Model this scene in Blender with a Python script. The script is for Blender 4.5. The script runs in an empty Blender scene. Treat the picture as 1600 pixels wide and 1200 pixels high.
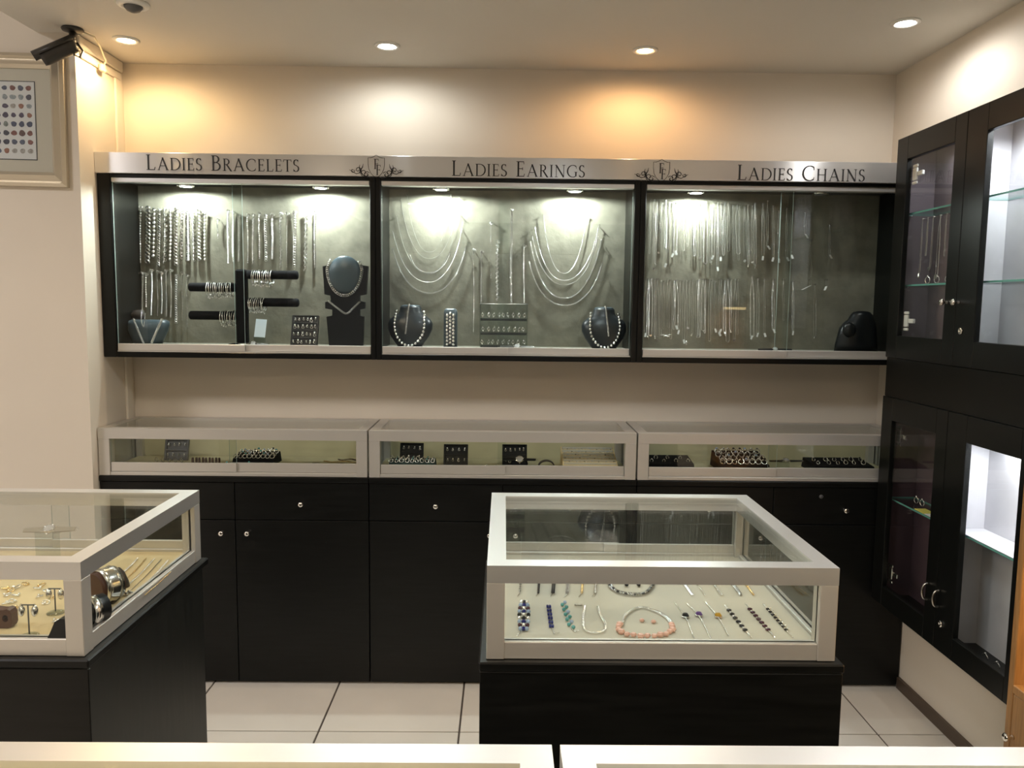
import bpy, math, random
from math import sin, cos, pi, sqrt
from mathutils import Vector as V, Matrix

SC = bpy.context.scene
COL = SC.collection
RND = random.Random(7)

# ------------------------------------------------------------------ camera, world, exposure
FPX, PITCH, YAW, ROLL, EYE = 1229.03, .1007, .011, .0115, 1.5
_rt = V((cos(YAW), -sin(YAW), 0))
_fw = V((sin(YAW)*cos(PITCH), cos(YAW)*cos(PITCH), -sin(PITCH)))
_up = V((sin(YAW)*sin(PITCH), cos(YAW)*sin(PITCH), cos(PITCH)))
_R = cos(ROLL)*_rt + sin(ROLL)*_up
_U = cos(ROLL)*_up - sin(ROLL)*_rt
cam = bpy.data.cameras.new('camera')
cam.sensor_width = 36
cam.lens = FPX/1600*36
cam.clip_start = .02
camo = bpy.data.objects.new('camera', cam)
m = Matrix((_R, _U, -_fw)).transposed().to_4x4()
m.translation = V((0, 0, EYE))
camo.matrix_world = m
COL.objects.link(camo)
SC.camera = camo
w = bpy.data.worlds.new('world'); SC.world = w; w.use_nodes = True
w.node_tree.nodes['Background'].inputs[0].default_value = (1, .93, .82, 1)
w.node_tree.nodes['Background'].inputs[1].default_value = .03
SC.view_settings.view_transform = 'Standard'
SC.view_settings.look = 'None'
SC.view_settings.gamma = 1
SC.view_settings.use_curve_mapping = False
SC.view_settings.exposure = 0.62


def ray(x, y):
    a, b = x-800, y-600
    px, py = cos(ROLL)*a+sin(ROLL)*b, -sin(ROLL)*a+cos(ROLL)*b
    return px/FPX*_rt - py/FPX*_up + _fw


def at(ax, v, x, y):
    """the point of the plane (axis ax = v) seen at photograph pixel x, y"""
    d = ray(x, y); o = V((0, 0, EYE))
    return o + d*((v-o[ax])/d[ax])


def atY(v, x, y): return at(1, v, x, y)
def atZ(v, x, y): return at(2, v, x, y)
def atX(v, x, y): return at(0, v, x, y)


# main dimensions (metres)
XL, XR, DW, DC, DU = -1.5485, 1.5876, 3.2976, 2.98, 3.0556
ZCE, ZST, ZSB, ZUB = 2.4484, 2.0531, 1.977, 1.2803
ZCT, ZK = .8308, 1.0136
YCOL = 2.94
REAR, FARL = -3.2, -4.2

# ------------------------------------------------------------------ materials
MATS = {}


def nmat(name):
    mt = bpy.data.materials.new(name); mt.use_nodes = True
    nt = mt.node_tree
    return mt, nt, nt.nodes['Principled BSDF']


def mat(name, col, rough=.5, metal=0., spec=.5, var=0., vscale=20., vstretch=(1, 1, 1), bump=0., bscale=200., bstretch=(1, 1, 1), emit=None, es=0., coat=0., rvar=0., sheen=0.):
    if name in MATS: return MATS[name]
    mt, nt, b = nmat(name)
    b.inputs['Base Color'].default_value = (*col, 1)
    b.inputs['Roughness'].default_value = rough
    b.inputs['Metallic'].default_value = metal
    b.inputs['Specular IOR Level'].default_value = spec
    b.inputs['Coat Weight'].default_value = coat
    b.inputs['Sheen Weight'].default_value = sheen
    N = nt.nodes; L = nt.links
    if var or bump or rvar:
        tc = N.new('ShaderNodeTexCoord')
    if var or rvar:
        mp = N.new('ShaderNodeMapping'); mp.inputs['Scale'].default_value = vstretch
        L.new(tc.outputs['Object'], mp.inputs['Vector'])
        nz = N.new('ShaderNodeTexNoise'); nz.inputs['Scale'].default_value = vscale; nz.inputs['Detail'].default_value = 6
        L.new(mp.outputs[0], nz.inputs['Vector'])
    if var:
        cr = N.new('ShaderNodeValToRGB')
        cr.color_ramp.elements[0].position = .3; cr.color_ramp.elements[1].position = .7
        cr.color_ramp.elements[0].color = (*[c*(1-var) for c in col], 1)
        cr.color_ramp.elements[1].color = (*[min(1, c*(1+var)) for c in col], 1)
        L.new(nz.outputs['Fac'], cr.inputs['Fac'])
        L.new(cr.outputs['Color'], b.inputs['Base Color'])
    if rvar:
        mr = N.new('ShaderNodeMapRange'); mr.inputs['To Min'].default_value = max(.02, rough-rvar); mr.inputs['To Max'].default_value = rough+rvar
        L.new(nz.outputs['Fac'], mr.inputs['Value']); L.new(mr.outputs[0], b.inputs['Roughness'])
    if bump:
        mp2 = N.new('ShaderNodeMapping'); mp2.inputs['Scale'].default_value = bstretch
        L.new(tc.outputs['Object'], mp2.inputs['Vector'])
        n2 = N.new('ShaderNodeTexNoise'); n2.inputs['Scale'].default_value = bscale; n2.inputs['Detail'].default_value = 3
        L.new(mp2.outputs[0], n2.inputs['Vector'])
        bp = N.new('ShaderNodeBump'); bp.inputs['Strength'].default_value = bump; bp.inputs['Distance'].default_value = .002
        L.new(n2.outputs['Fac'], bp.inputs['Height']); L.new(bp.outputs[0], b.inputs['Normal'])
    if emit:
        b.inputs['Emission Color'].default_value = (*emit, 1); b.inputs['Emission Strength'].default_value = es
    MATS[name] = mt
    return mt


def glass_mat(name, tint=(.93, .97, .95), ior=1.42, rough=.0):
    """clear sheet glass: what it lets through plus what it mirrors, by the angle (Fresnel)"""
    if name in MATS: return MATS[name]
    mt = bpy.data.materials.new(name); mt.use_nodes = True
    nt = mt.node_tree; N = nt.nodes; L = nt.links
    N.remove(N['Principled BSDF'])
    out = N['Material Output']
    tr = N.new('ShaderNodeBsdfTransparent'); tr.inputs[0].default_value = (*tint, 1)
    gl = N.new('ShaderNodeBsdfGlossy'); gl.inputs['Roughness'].default_value = rough
    fr2 = N.new('ShaderNodeLayerWeight'); fr2.inputs['Blend'].default_value = .5
    # Schlick curve from the facing value
    pw = N.new('ShaderNodeMath'); pw.operation = 'POWER'; pw.inputs[1].default_value = 5
    L.new(fr2.outputs['Facing'], pw.inputs[0])
    r0 = ((ior-1)/(ior+1))**2
    ml = N.new('ShaderNodeMath'); ml.operation = 'MULTIPLY_ADD'; ml.inputs[1].default_value = 1-r0; ml.inputs[2].default_value = r0
    L.new(pw.outputs[0], ml.inputs[0])
    mx = N.new('ShaderNodeMixShader')
    L.new(ml.outputs[0], mx.inputs[0]); L.new(tr.outputs[0], mx.inputs[1]); L.new(gl.outputs[0], mx.inputs[2])
    L.new(mx.outputs[0], out.inputs['Surface'])
    MATS[name] = mt
    return mt


WALL = mat('wall_paint', (.735, .668, .570), .75, var=.02, vscale=3, bump=.05, bscale=90)
CEIL = mat('ceiling_paint', (.70, .665, .60), .8, var=.015, vscale=2)
DOORP = mat('door_paint', (.76, .70, .60), .5)
TILE = mat('floor_tile_glaze', (.74, .70, .63), .16, var=.03, vscale=5, rvar=.05)
GROUT = mat('grout', (.075, .06, .05), .9)
BLACK = mat('black_laminate', (.0050, .0055, .0052), .36, spec=.28, var=.35, vscale=6, vstretch=(1, 1, 14), rvar=.06)
BLACKV = mat('black_laminate_side', (.008, .009, .008), .42, spec=.35, var=.4, vscale=10, vstretch=(6, 6, .7), rvar=.08)
BLACKF = mat('black_frame_lacquer', (.005, .0055, .005), .30, spec=.28, rvar=.04, vscale=8)
ALU = mat('satin_aluminium', (.66, .64, .60), .42, metal=.55, rvar=.04, vscale=30)
ALUB = mat('white_aluminium', (.78, .78, .77), .36, metal=.8, rvar=.04, vscale=30)
FELT = mat('grey_green_felt', (.205, .195, .150), .95, var=.22, vscale=14, bump=.9, bscale=38, sheen=.1)
FELTC = mat('olive_case_lining', (.62, .58, .38), .9, var=.08, vscale=9)
CREAM = mat('cream_fabric', (.54, .505, .42), .95, var=.03, vscale=12, bump=.2, bscale=350)
GOLDCREAM = mat('sand_fabric', (.66, .53, .31), .95, var=.06, vscale=10, bump=.2, bscale=350)
LAV = mat('pale_marbled_lining', (.66, .65, .68), .85, var=.14, vscale=5)
MAUVE = mat('mauve_grey_lining', (.20, .165, .185), .8, var=.12, vscale=6)
MAROON = mat('unlit_plum_lining', (.085, .050, .062), .7, var=.1, vscale=6)  # dark plum paints the unlit compartment and its reflection into the lining
SILVER = mat('polished_silver', (.88, .87, .84), .18, metal=1)
SILVERW = mat('bright_silver', (.90, .90, .87), .24, metal=.95)
SILVERD = mat('oxidised_silver', (.50, .49, .46), .25, metal=1)
GOLD = mat('pale_gold', (.90, .70, .38), .22, metal=1)
CHROME = mat('chrome', (.80, .79, .77), .12, metal=1)
SLATE = mat('slate_leatherette', (.016, .022, .026), .28, spec=.6, bump=.08, bscale=500)
SLATEP = mat('pale_slate_leatherette', (.062, .088, .105), .30, spec=.6, bump=.08, bscale=500)
DKLEA = mat('black_leatherette', (.008, .0095, .011), .33, spec=.4, bump=.08, bscale=500)
VELV = mat('black_velvet', (.0055, .0055, .007), .8, spec=.2)
WHITEP = mat('white_plastic', (.80, .79, .75), .35)
GREYP = mat('grey_plastic', (.10, .10, .10), .4)
CAMB = mat('camera_housing', (.045, .042, .038), .35, metal=.3)
CABLE = mat('cream_cable', (.74, .66, .50), .5)
WOOD = mat('oak_veneer', (.33, .17, .06), .42, var=.22, vscale=14, vstretch=(8, 8, .8), bump=.08, bscale=60, bstretch=(8, 8, .8))
BROWNB = mat('brown_skirting', (.085, .060, .042), .45)
FRAMEG = mat('champagne_frame', (.62, .56, .45), .35, metal=.7)
MATB = mat('picture_mount', (.62, .57, .49), .85)
PAPER = mat('print_paper', (.72, .71, .72), .8)
INK = mat('black_ink', (.012, .012, .014), .5)
INKE = mat('etched_ink', (.02, .02, .022), .5)
ACRY = glass_mat('clear_acrylic', (.86, .90, .88), 1.49)
GLASS = glass_mat('sheet_glass', (.965, .985, .975))
GLASSD = glass_mat('door_glass', (.965, .98, .975), 1.42)
GLEDGE = mat('green_glass_edge', (.16, .42, .36), .15, spec=.6)
LEATHB = mat('brown_leather', (.085, .035, .022), .5)
LEATHD = mat('dark_brown_leather', (.03, .022, .018), .5)
BLUEG = mat('sapphire_stone', (.010, .015, .16), .12, spec=.8)
BLUEL = mat('pale_blue_stone', (.35, .45, .62), .12, spec=.8)
TURQ = mat('turquoise_stone', (.10, .36, .36), .2, spec=.7)
PINK = mat('rose_quartz', (.78, .47, .38), .3, spec=.6)
ONYX = mat('onyx_stone', (.010, .009, .012), .12, spec=.8)
PURP = mat('amethyst_stone', (.12, .05, .22), .12, spec=.8)
AMBER = mat('citrine_stone', (.55, .30, .03), .12, spec=.8)
GARNET = mat('garnet_stone', (.06, .012, .03), .12, spec=.8)
CARD = mat('price_card', (.66, .73, .78), .6)
TAGY = mat('yellow_tag', (.80, .74, .16), .6)
TAGW = mat('white_tag', (.85, .86, .84), .6)
DARKW = mat('dark_wall_panel', (.022, .019, .016), .6)
MALLW = mat('mall_wall', (.30, .30, .31), .7)
EDGEP = mat('pale_glass_edge', (.42, .52, .48), .15, spec=.6)


def emitm(name, col, s):
    return mat(name, (.9, .9, .9), .4, emit=col, es=s)


# brushed sign metal: fine horizontal brushing, so lights smear into upright streaks
def brushed():
    mt, nt, b = nmat('brushed_steel')
    b.inputs['Base Color'].default_value = (.80, .80, .80, 1)
    b.inputs['Metallic'].default_value = .72; b.inputs['Roughness'].default_value = .30
    b.inputs['Anisotropic'].default_value = .92
    N = nt.nodes; L = nt.links
    tg = N.new('ShaderNodeTangent'); tg.direction_type = 'UV_MAP'; tg.uv_map = 'UVMap'
    L.new(tg.outputs[0], b.inputs['Tangent'])
    tc = N.new('ShaderNodeTexCoord'); mp = N.new('ShaderNodeMapping'); mp.inputs['Scale'].default_value = (6, 6, 900)
    L.new(tc.outputs['Object'], mp.inputs[0])
    nz = N.new('ShaderNodeTexNoise'); nz.inputs['Scale'].default_value = 1; nz.inputs['Detail'].default_value = 4
    L.new(mp.outputs[0], nz.inputs['Vector'])
    mr = N.new('ShaderNodeMapRange'); mr.inputs['To Min'].default_value = .27; mr.inputs['To Max'].default_value = .37
    L.new(nz.outputs['Fac'], mr.inputs[0]); L.new(mr.outputs[0], b.inputs['Roughness'])
    return mt


BRUSH = brushed()


# ------------------------------------------------------------------ mesh building
class MB:
    def __init__(s):
        s.v = []; s.f = []; s.mi = []; s.cur = 0

    def add(s, vs, fs, mi=None):
        o = len(s.v); s.v += [V(p) for p in vs]
        for f in fs:
            s.f.append(tuple(i+o for i in f)); s.mi.append(s.cur if mi is None else mi)
        return s

    def box(s, x0, x1, y0, y1, z0, z1, mi=None):
        if x0 > x1: x0, x1 = x1, x0
        if y0 > y1: y0, y1 = y1, y0
        if z0 > z1: z0, z1 = z1, z0
        return s.add([(x0, y0, z0), (x1, y0, z0), (x1, y1, z0), (x0, y1, z0), (x0, y0, z1), (x1, y0, z1), (x1, y1, z1), (x0, y1, z1)],
                     [(0, 3, 2, 1), (4, 5, 6, 7), (0, 1, 5, 4), (1, 2, 6, 5), (2, 3, 7, 6), (3, 0, 4, 7)], mi)

    def bbox(s, x0, x1, y0, y1, z0, z1, b=.002):
        """box with chamfered edges"""
        if x0 > x1: x0, x1 = x1, x0
        if y0 > y1: y0, y1 = y1, y0
        if z0 > z1: z0, z1 = z1, z0
        b = min(b, (x1-x0)*.45, (y1-y0)*.45, (z1-z0)*.45)
        vs = []; idx = {}
        for i, X in enumerate((x0, x1)):
            for j, Y in enumerate((y0, y1)):
                for k, Z in enumerate((z0, z1)):
                    sx, sy, sz = (b if i == 0 else -b), (b if j == 0 else -b), (b if k == 0 else -b)
                    for a, p in (('x', (X, Y+sy, Z+sz)), ('y', (X+sx, Y, Z+sz)), ('z', (X+sx, Y+sy, Z))):
                        idx[(i, j, k, a)] = len(vs); vs.append(p)
        fs = []
        g = lambda i, j, k, a: idx[(i, j, k, a)]
        for t in (0, 1):
            q = [(t, 0, 0), (t, 1, 0), (t, 1, 1), (t, 0, 1)]; f = [g(*c, 'x') for c in q]; fs.append(f if t else f[::-1])
            q = [(0, t, 0), (0, t, 1), (1, t, 1), (1, t, 0)]; f = [g(*c, 'y') for c in q]; fs.append(f if t else f[::-1])
            q = [(0, 0, t), (1, 0, t), (1, 1, t), (0, 1, t)]; f = [g(*c, 'z') for c in q]; fs.append(f if t else f[::-1])
        C = V(((x0+x1)/2, (y0+y1)/2, (z0+z1)/2))

        def orient(f):
            a, bb, c = (V(vs[f[0]]), V(vs[f[1]]), V(vs[f[2]]))
            n = (bb-a).cross(c-a); mid = sum((V(vs[i]) for i in f), V())/len(f)
            return f if n.dot(mid-C) > 0 else f[::-1]
        for j in (0, 1):
            for k in (0, 1):
                fs.append(orient([g(0, j, k, 'y'), g(1, j, k, 'y'), g(1, j, k, 'z'), g(0, j, k, 'z')]))
        for i in (0, 1):
            for k in (0, 1):
                fs.append(orient([g(i, 0, k, 'x'), g(i, 1, k, 'x'), g(i, 1, k, 'z'), g(i, 0, k, 'z')]))
            for j in (0, 1):
                fs.append(orient([g(i, j, 0, 'x'), g(i, j, 1, 'x'), g(i, j, 1, 'y'), g(i, j, 0, 'y')]))
                for k in (0, 1):
                    fs.append(orient([g(i, j, k, 'x'), g(i, j, k, 'y'), g(i, j, k, 'z')]))
        return s.add(vs, fs)

    def prism(s, poly, a, b, plane='xz'):
        """poly of 2-D points extruded along the third axis from a to b"""
        n = len(poly)
        area = sum(poly[i][0]*poly[(i+1) % n][1]-poly[(i+1) % n][0]*poly[i][1] for i in range(n))
        if area < 0: poly = poly[::-1]
        if plane == 'xz': P = lambda p, t: (p[0], t, p[1]); flip = a < b
        elif plane == 'yz': P = lambda p, t: (t, p[0], p[1]); flip = a > b
        else: P = lambda p, t: (p[0], p[1], t); flip = a > b
        vs = [P(p, a) for p in poly]+[P(p, b) for p in poly]
        bot = list(range(n)); top = list(range(n, 2*n))
        fs = [bot[::-1], top]+[(i, (i+1) % n, n+(i+1) % n, n+i) for i in range(n)]
        if flip: fs = [tuple(f)[::-1] for f in fs]
        return s.add(vs, [tuple(f) for f in fs])

    def tube(s, pts, r, n=8, closed=False, cap=True):
        pts = [V(p) for p in pts]; m_ = len(pts)
        rs = r if isinstance(r, (list, tuple)) else [r]*m_
        vs = []; prev = None
        for i, p in enumerate(pts):
            a = pts[i-1] if (i or closed) else p
            b = pts[(i+1) % m_] if (i < m_-1 or closed) else p
            t = (b-a).normalized() if (b-a).length > 1e-9 else V((0, 0, 1))
            if prev is None:
                u = t.orthogonal().normalized()
            else:
                u = (prev-t*prev.dot(t))
                u = u.normalized() if u.length > 1e-6 else t.orthogonal().normalized()
            prev = u; wv = t.cross(u)
            for k in range(n):
                an = 2*pi*k/n
                vs.append(p+(u*cos(an)+wv*sin(an))*rs[i])
        fs = []
        for i in range(m_ if closed else m_-1):
            j = (i+1) % m_
            for k in range(n):
                fs.append((i*n+k, i*n+(k+1) % n, j*n+(k+1) % n, j*n+k))
        if cap and not closed:
            fs.append(tuple(range(n))[::-1]); fs.append(tuple((m_-1)*n+k for k in range(n)))
        return s.add(vs, fs)

    def ring(s, c, nrm, R, r, n=8, k=4, sx=1., tang=None):
        """torus about nrm; sx stretches it along tang"""
        nrm = V(nrm).normalized(); c = V(c)
        u = (V(tang)-nrm*V(tang).dot(nrm)).normalized() if tang is not None else nrm.orthogonal().normalized()
        wv = nrm.cross(u); vs = []
        for i in range(n):
            a = 2*pi*i/n; d = u*cos(a)*sx+wv*sin(a); dn = (u*cos(a)+wv*sin(a))
            for j in range(k):
                b = 2*pi*j/k
                vs.append(c+d*R+dn*(r*cos(b))+nrm*(r*sin(b)))
        fs = [(i*k+j, ((i+1) % n)*k+j, ((i+1) % n)*k+(j+1) % k, i*k+(j+1) % k) for i in range(n) for j in range(k)]
        return s.add(vs, fs)

    def ball(s, c, r, n=8, k=5, sc=(1, 1, 1)):
        c = V(c); vs = [c+V((0, 0, r*sc[2]))]; fs = []
        for i in range(1, k):
            t = pi*i/k
            for j in range(n):
                a = 2*pi*j/n
                vs.append(c+V((r*sin(t)*cos(a)*sc[0], r*sin(t)*sin(a)*sc[1], r*cos(t)*sc[2])))
        vs.append(c-V((0, 0, r*sc[2]))); e = len(vs)-1
        for j in range(n):
            fs.append((0, 1+j, 1+(j+1) % n)); fs.append((e, e-n+(j+1) % n, e-n+j))
        for i in range(k-2):
            for j in range(n):
                a = 1+i*n
                fs.append((a+j, a+n+j, a+n+(j+1) % n, a+(j+1) % n))
        return s.add(vs, fs)

    def lathe(s, c, prof, n=24, axis=(0, 0, 1), closed=False):
        """prof: (radius, height) pairs turned about axis through c"""
        c = V(c); ax = V(axis).normalized(); u = ax.orthogonal().normalized(); wv = ax.cross(u); vs = []
        for (r, h) in prof:
            for j in range(n):
                a = 2*pi*j/n; vs.append(c+ax*h+(u*cos(a)+wv*sin(a))*max(r, 1e-5))
        m_ = len(prof); fs = []
        for i in range(m_ if closed else m_-1):
            q = (i+1) % m_
            for j in range(n):
                fs.append((i*n+j, i*n+(j+1) % n, q*n+(j+1) % n, q*n+j))
        if not closed:
            fs.append(tuple(range(n))[::-1]); fs.append(tuple((m_-1)*n+j for j in range(n)))
        return s.add(vs, fs)

    def loft(s, secs, n=24, pw=2.):
        """stack of (super)ellipses (cx,cy,z,rx,ry)"""
        vs = []; fs = []
        for (cx, cy, z, rx, ry) in secs:
            for j in range(n):
                a = 2*pi*j/n; ca, sa = cos(a), sin(a)
                vs.append((cx+rx*math.copysign(abs(ca)**(2/pw), ca), cy+ry*math.copysign(abs(sa)**(2/pw), sa), z))
        for i in range(len(secs)-1):
            for j in range(n):
                fs.append((i*n+j, i*n+(j+1) % n, (i+1)*n+(j+1) % n, (i+1)*n+j))
        fs.append(tuple(range(n))[::-1]); fs.append(tuple((len(secs)-1)*n+j for j in range(n)))
        return s.add(vs, fs)

    def ribbon(s, pts, wd, y0, y1, closed=False):
        """flat pen stroke in the xz plane, solid from y0 to y1; wd number or list"""
        m_ = len(pts); ws = wd if isinstance(wd, (list, tuple)) else [wd]*m_
        Lp, Rp = [], []
        for i, p in enumerate(pts):
            a = pts[i-1] if (i or closed) else p
            b = pts[(i+1) % m_] if (i < m_-1 or closed) else p
            dx, dz = b[0]-a[0], b[1]-a[1]; l = math.hypot(dx, dz) or 1
            nx, nz = -dz/l, dx/l
            Lp.append((p[0]+nx*ws[i]/2, p[1]+nz*ws[i]/2)); Rp.append((p[0]-nx*ws[i]/2, p[1]-nz*ws[i]/2))
        for i in range(m_ if closed else m_-1):
            j = (i+1) % m_
            s.prism([Lp[i], Rp[i], Rp[j], Lp[j]], y0, y1)
        return s

    def mesh(s, name, mats, smooth=False, org=(0, 0, 0)):
        o = V(org)
        me = bpy.data.meshes.new(name)
        me.from_pydata([tuple(p-o) for p in s.v], [], s.f)
        if not isinstance(mats, (list, tuple)): mats = [mats]
        for q in mats: me.materials.append(q)
        if len(mats) > 1: me.polygons.foreach_set('material_index', s.mi)
        if smooth: me.polygons.foreach_set('use_smooth', [True]*len(me.polygons))
        me.update()
        return me


def wloc(o):
    p = V(o.location)
    while o.parent: o = o.parent; p = p+o.location
    return p


def link(name, me, parent=None, loc=None):
    o = bpy.data.objects.new(name, me); COL.objects.link(o)
    if parent: o.parent = parent
    if loc is not None: o.location = loc
    return o


def part(mb, name, mats, parent, smooth=False):
    """mesh built in world coordinates becomes a child of parent (parents are only moved, never turned, before this)"""
    return link(name, mb.mesh(name, mats, smooth, wloc(parent)), parent)


def tag(o, label=None, cat=None, group=None, kind=None):
    if label: o['label'] = label
    if cat: o['category'] = cat
    if group: o['group'] = group
    if kind: o['kind'] = kind
    return o


def thing(name, loc, label, cat, group=None):
    o = bpy.data.objects.new(name, None); COL.objects.link(o); o.location = loc
    o.empty_display_size = .05
    return tag(o, label, cat, group)


def solo(mb, name, mats, label, cat, group=None, smooth=False, org=None):
    """a thing that is one mesh"""
    if org is None:
        n = len(mb.v); org = V((sum(p.x for p in mb.v)/n, sum(p.y for p in mb.v)/n, min(p.z for p in mb.v)))
    o = link(name, mb.mesh(name, mats, smooth, org), None, org)
    return tag(o, label, cat, group)


def struct(mb, name, mats, parent=None, smooth=False):
    o = link(name, mb.mesh(name, mats, smooth, wloc(parent) if parent else (0, 0, 0)), parent)
    if not parent: o['kind'] = 'structure'
    return o


ORD = 'first second third fourth fifth sixth seventh eighth ninth tenth eleventh twelfth thirteenth fourteenth fifteenth sixteenth seventeenth eighteenth nineteenth twentieth'.split()
ORD += ['twenty-'+q for q in ORD[:9]]+['thirtieth']+['thirty-'+q for q in ORD[:9]]
LAMPS = []


def lampdata(name, kind, loc, energy, col, parent=None, **kw):
    d = bpy.data.lights.new(name, kind); d.energy = energy; d.color = col
    for k, v in kw.items(): setattr(d, k, v)
    o = bpy.data.objects.new(name, d); COL.objects.link(o); o.location = V(loc)-(wloc(parent) if parent else V())
    if parent: o.parent = parent
    return o


# ------------------------------------------------------------------ the room
def build_room():
    # floor: grout bed with single tiles
    g = MB().box(FARL, XR, REAR, DW, -.05, -.004)
    fl = struct(g, 'floor', GROUT)
    ts, tx0, ty0 = .4944, -.6373, 2.6358
    tl = MB().bbox(.0032, ts-.0032, .0032, ts-.0032, -.008, 0, .0015).mesh('tile', TILE)
    i0 = math.floor((FARL-tx0)/ts); i1 = math.ceil((XR-tx0)/ts)
    j0 = math.floor((REAR-ty0)/ts); j1 = math.ceil((DW-ty0)/ts)
    for i in range(i0, i1):
        for j in range(j0, j1):
            x, y = tx0+i*ts, ty0+j*ts
            xa, xb, ya, yb = max(x, FARL), min(x+ts, XR), max(y, REAR), min(y+ts, DW)
            if xb-xa < .02 or yb-ya < .02: continue
            if xb-xa > ts-.001 and yb-ya > ts-.001:
                link('tile', tl, fl, (x, y, 0))
            else:
                struct(MB().bbox(xa+.003, xb-.003, ya+.003, yb-.003, -.008, 0, .0015), 'tile', TILE, fl)
    struct(MB().box(XL, XR+.12, DW, DW+.12, 0, ZCE), 'wall_back', WALL)
    struct(MB().box(XR, XR+.12, REAR, DW, 0, ZCE), 'wall_right', WALL)
    # return wall and pillar face on the left
    wl = struct(MB().box(XL-.12, XL, YCOL, DW+.12, 0, 3.0), 'wall_left', WALL)
    struct(MB().box(FARL, XL-.12, YCOL, YCOL+.12, 0, 3.0), 'wall_pillar', WALL)
    struct(MB().box(FARL-.12, FARL, REAR, YCOL+.12, 0, 3.0), 'wall_far_left', WALL)
    # panel mouldings on the return wall: trunking under the ceiling and an upright by the corner
    t = MB()
    t.bbox(XL, XL+.012, YCOL+.01, DW-.02, 2.405, 2.447, .003)
    t.bbox(XL, XL+.009, YCOL+.03, DW-.03, 2.372, 2.400, .003)
    struct(t, 'trim_1', DOORP)
    t = MB().bbox(XL, XL+.010, 3.215, DW-.03, 1.0, 2.371, .003)
    struct(t, 'trim_2', DOORP)
    # ceiling: lowered over the alcove side, higher bay beyond its edge
    XE = -1.68
    struct(MB().box(XE, XR+.12, REAR, DW+.12, ZCE, ZCE+.1), 'ceiling', CEIL)
    struct(MB().box(FARL, XE, REAR, YCOL, 3.0, 3.08), 'ceiling_bay', CEIL)
    struct(MB().box(XE, XE+.02, REAR, YCOL, ZCE+.1, 3.0), 'trim_3', CEIL)
    # shopfront behind the camera: piers, lintel and the mall wall across the passage
    struct(MB().box(FARL, -2.6, REAR-.15, REAR, 0, 3.0), 'wall_rear', DARKW)
    struct(MB().box(.9, XR+.12, REAR-.15, REAR, 0, 3.0), 'wall_rear_pier', DARKW)
    struct(MB().box(-2.6, .9, REAR-.15, REAR, 2.1, 3.0), 'wall_rear_lintel', DARKW)
    struct(MB().box(-6, 4, REAR-3.2, REAR-3.1, 0, 3.2), 'wall_mall', MALLW)
    struct(MB().box(-6, 4, REAR-3.2, REAR-.15, -.05, -.002), 'floor_mall', TILE)
    struct(MB().box(-6, 4, REAR-3.2, REAR-.15, 3.2, 3.3), 'ceiling_mall', CEIL)
    struct(MB().box(XR-.012, XR, REAR, DC-.001, 0, .045), 'baseboard_right', BROWNB)


def downlight(x, y, z, col, energy, label, on=24., spot=3.1, blend=.5, rad=.02, tilt=None):
    t = thing('ceiling_downlight', (x, y, z), label, 'ceiling light', 'recessed ceiling downlights')
    ring = MB().lathe((x, y, z), [(.030, -.001), (.034, -.006), (.043, -.006), (.047, -.003), (.047, 0), (.030, 0)], 32)
    part(ring, 'trim_ring', CHROME if on < 12 else WHITEP, t, True)
    bulb = MB().lathe((x, y, z), [(.0295, -.0005), (.028, -.004), (.018, -.006), (.004, -.007)], 24)
    part(bulb, 'bulb', emitm('bulb_'+label.replace(' ', '_')[:24]+str(round(x, 1)), col, on), t, True)
    L = lampdata('downlight_lamp', 'SPOT', (x, y, z-.022), energy, col, t, spot_size=spot, spot_blend=blend, shadow_soft_size=rad)
    if tilt: L.rotation_euler = tilt
    return t


WARM, AMB, COOL = (1, .69, .36), (1, .58, .26), (.98, 1, .97)


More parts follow.
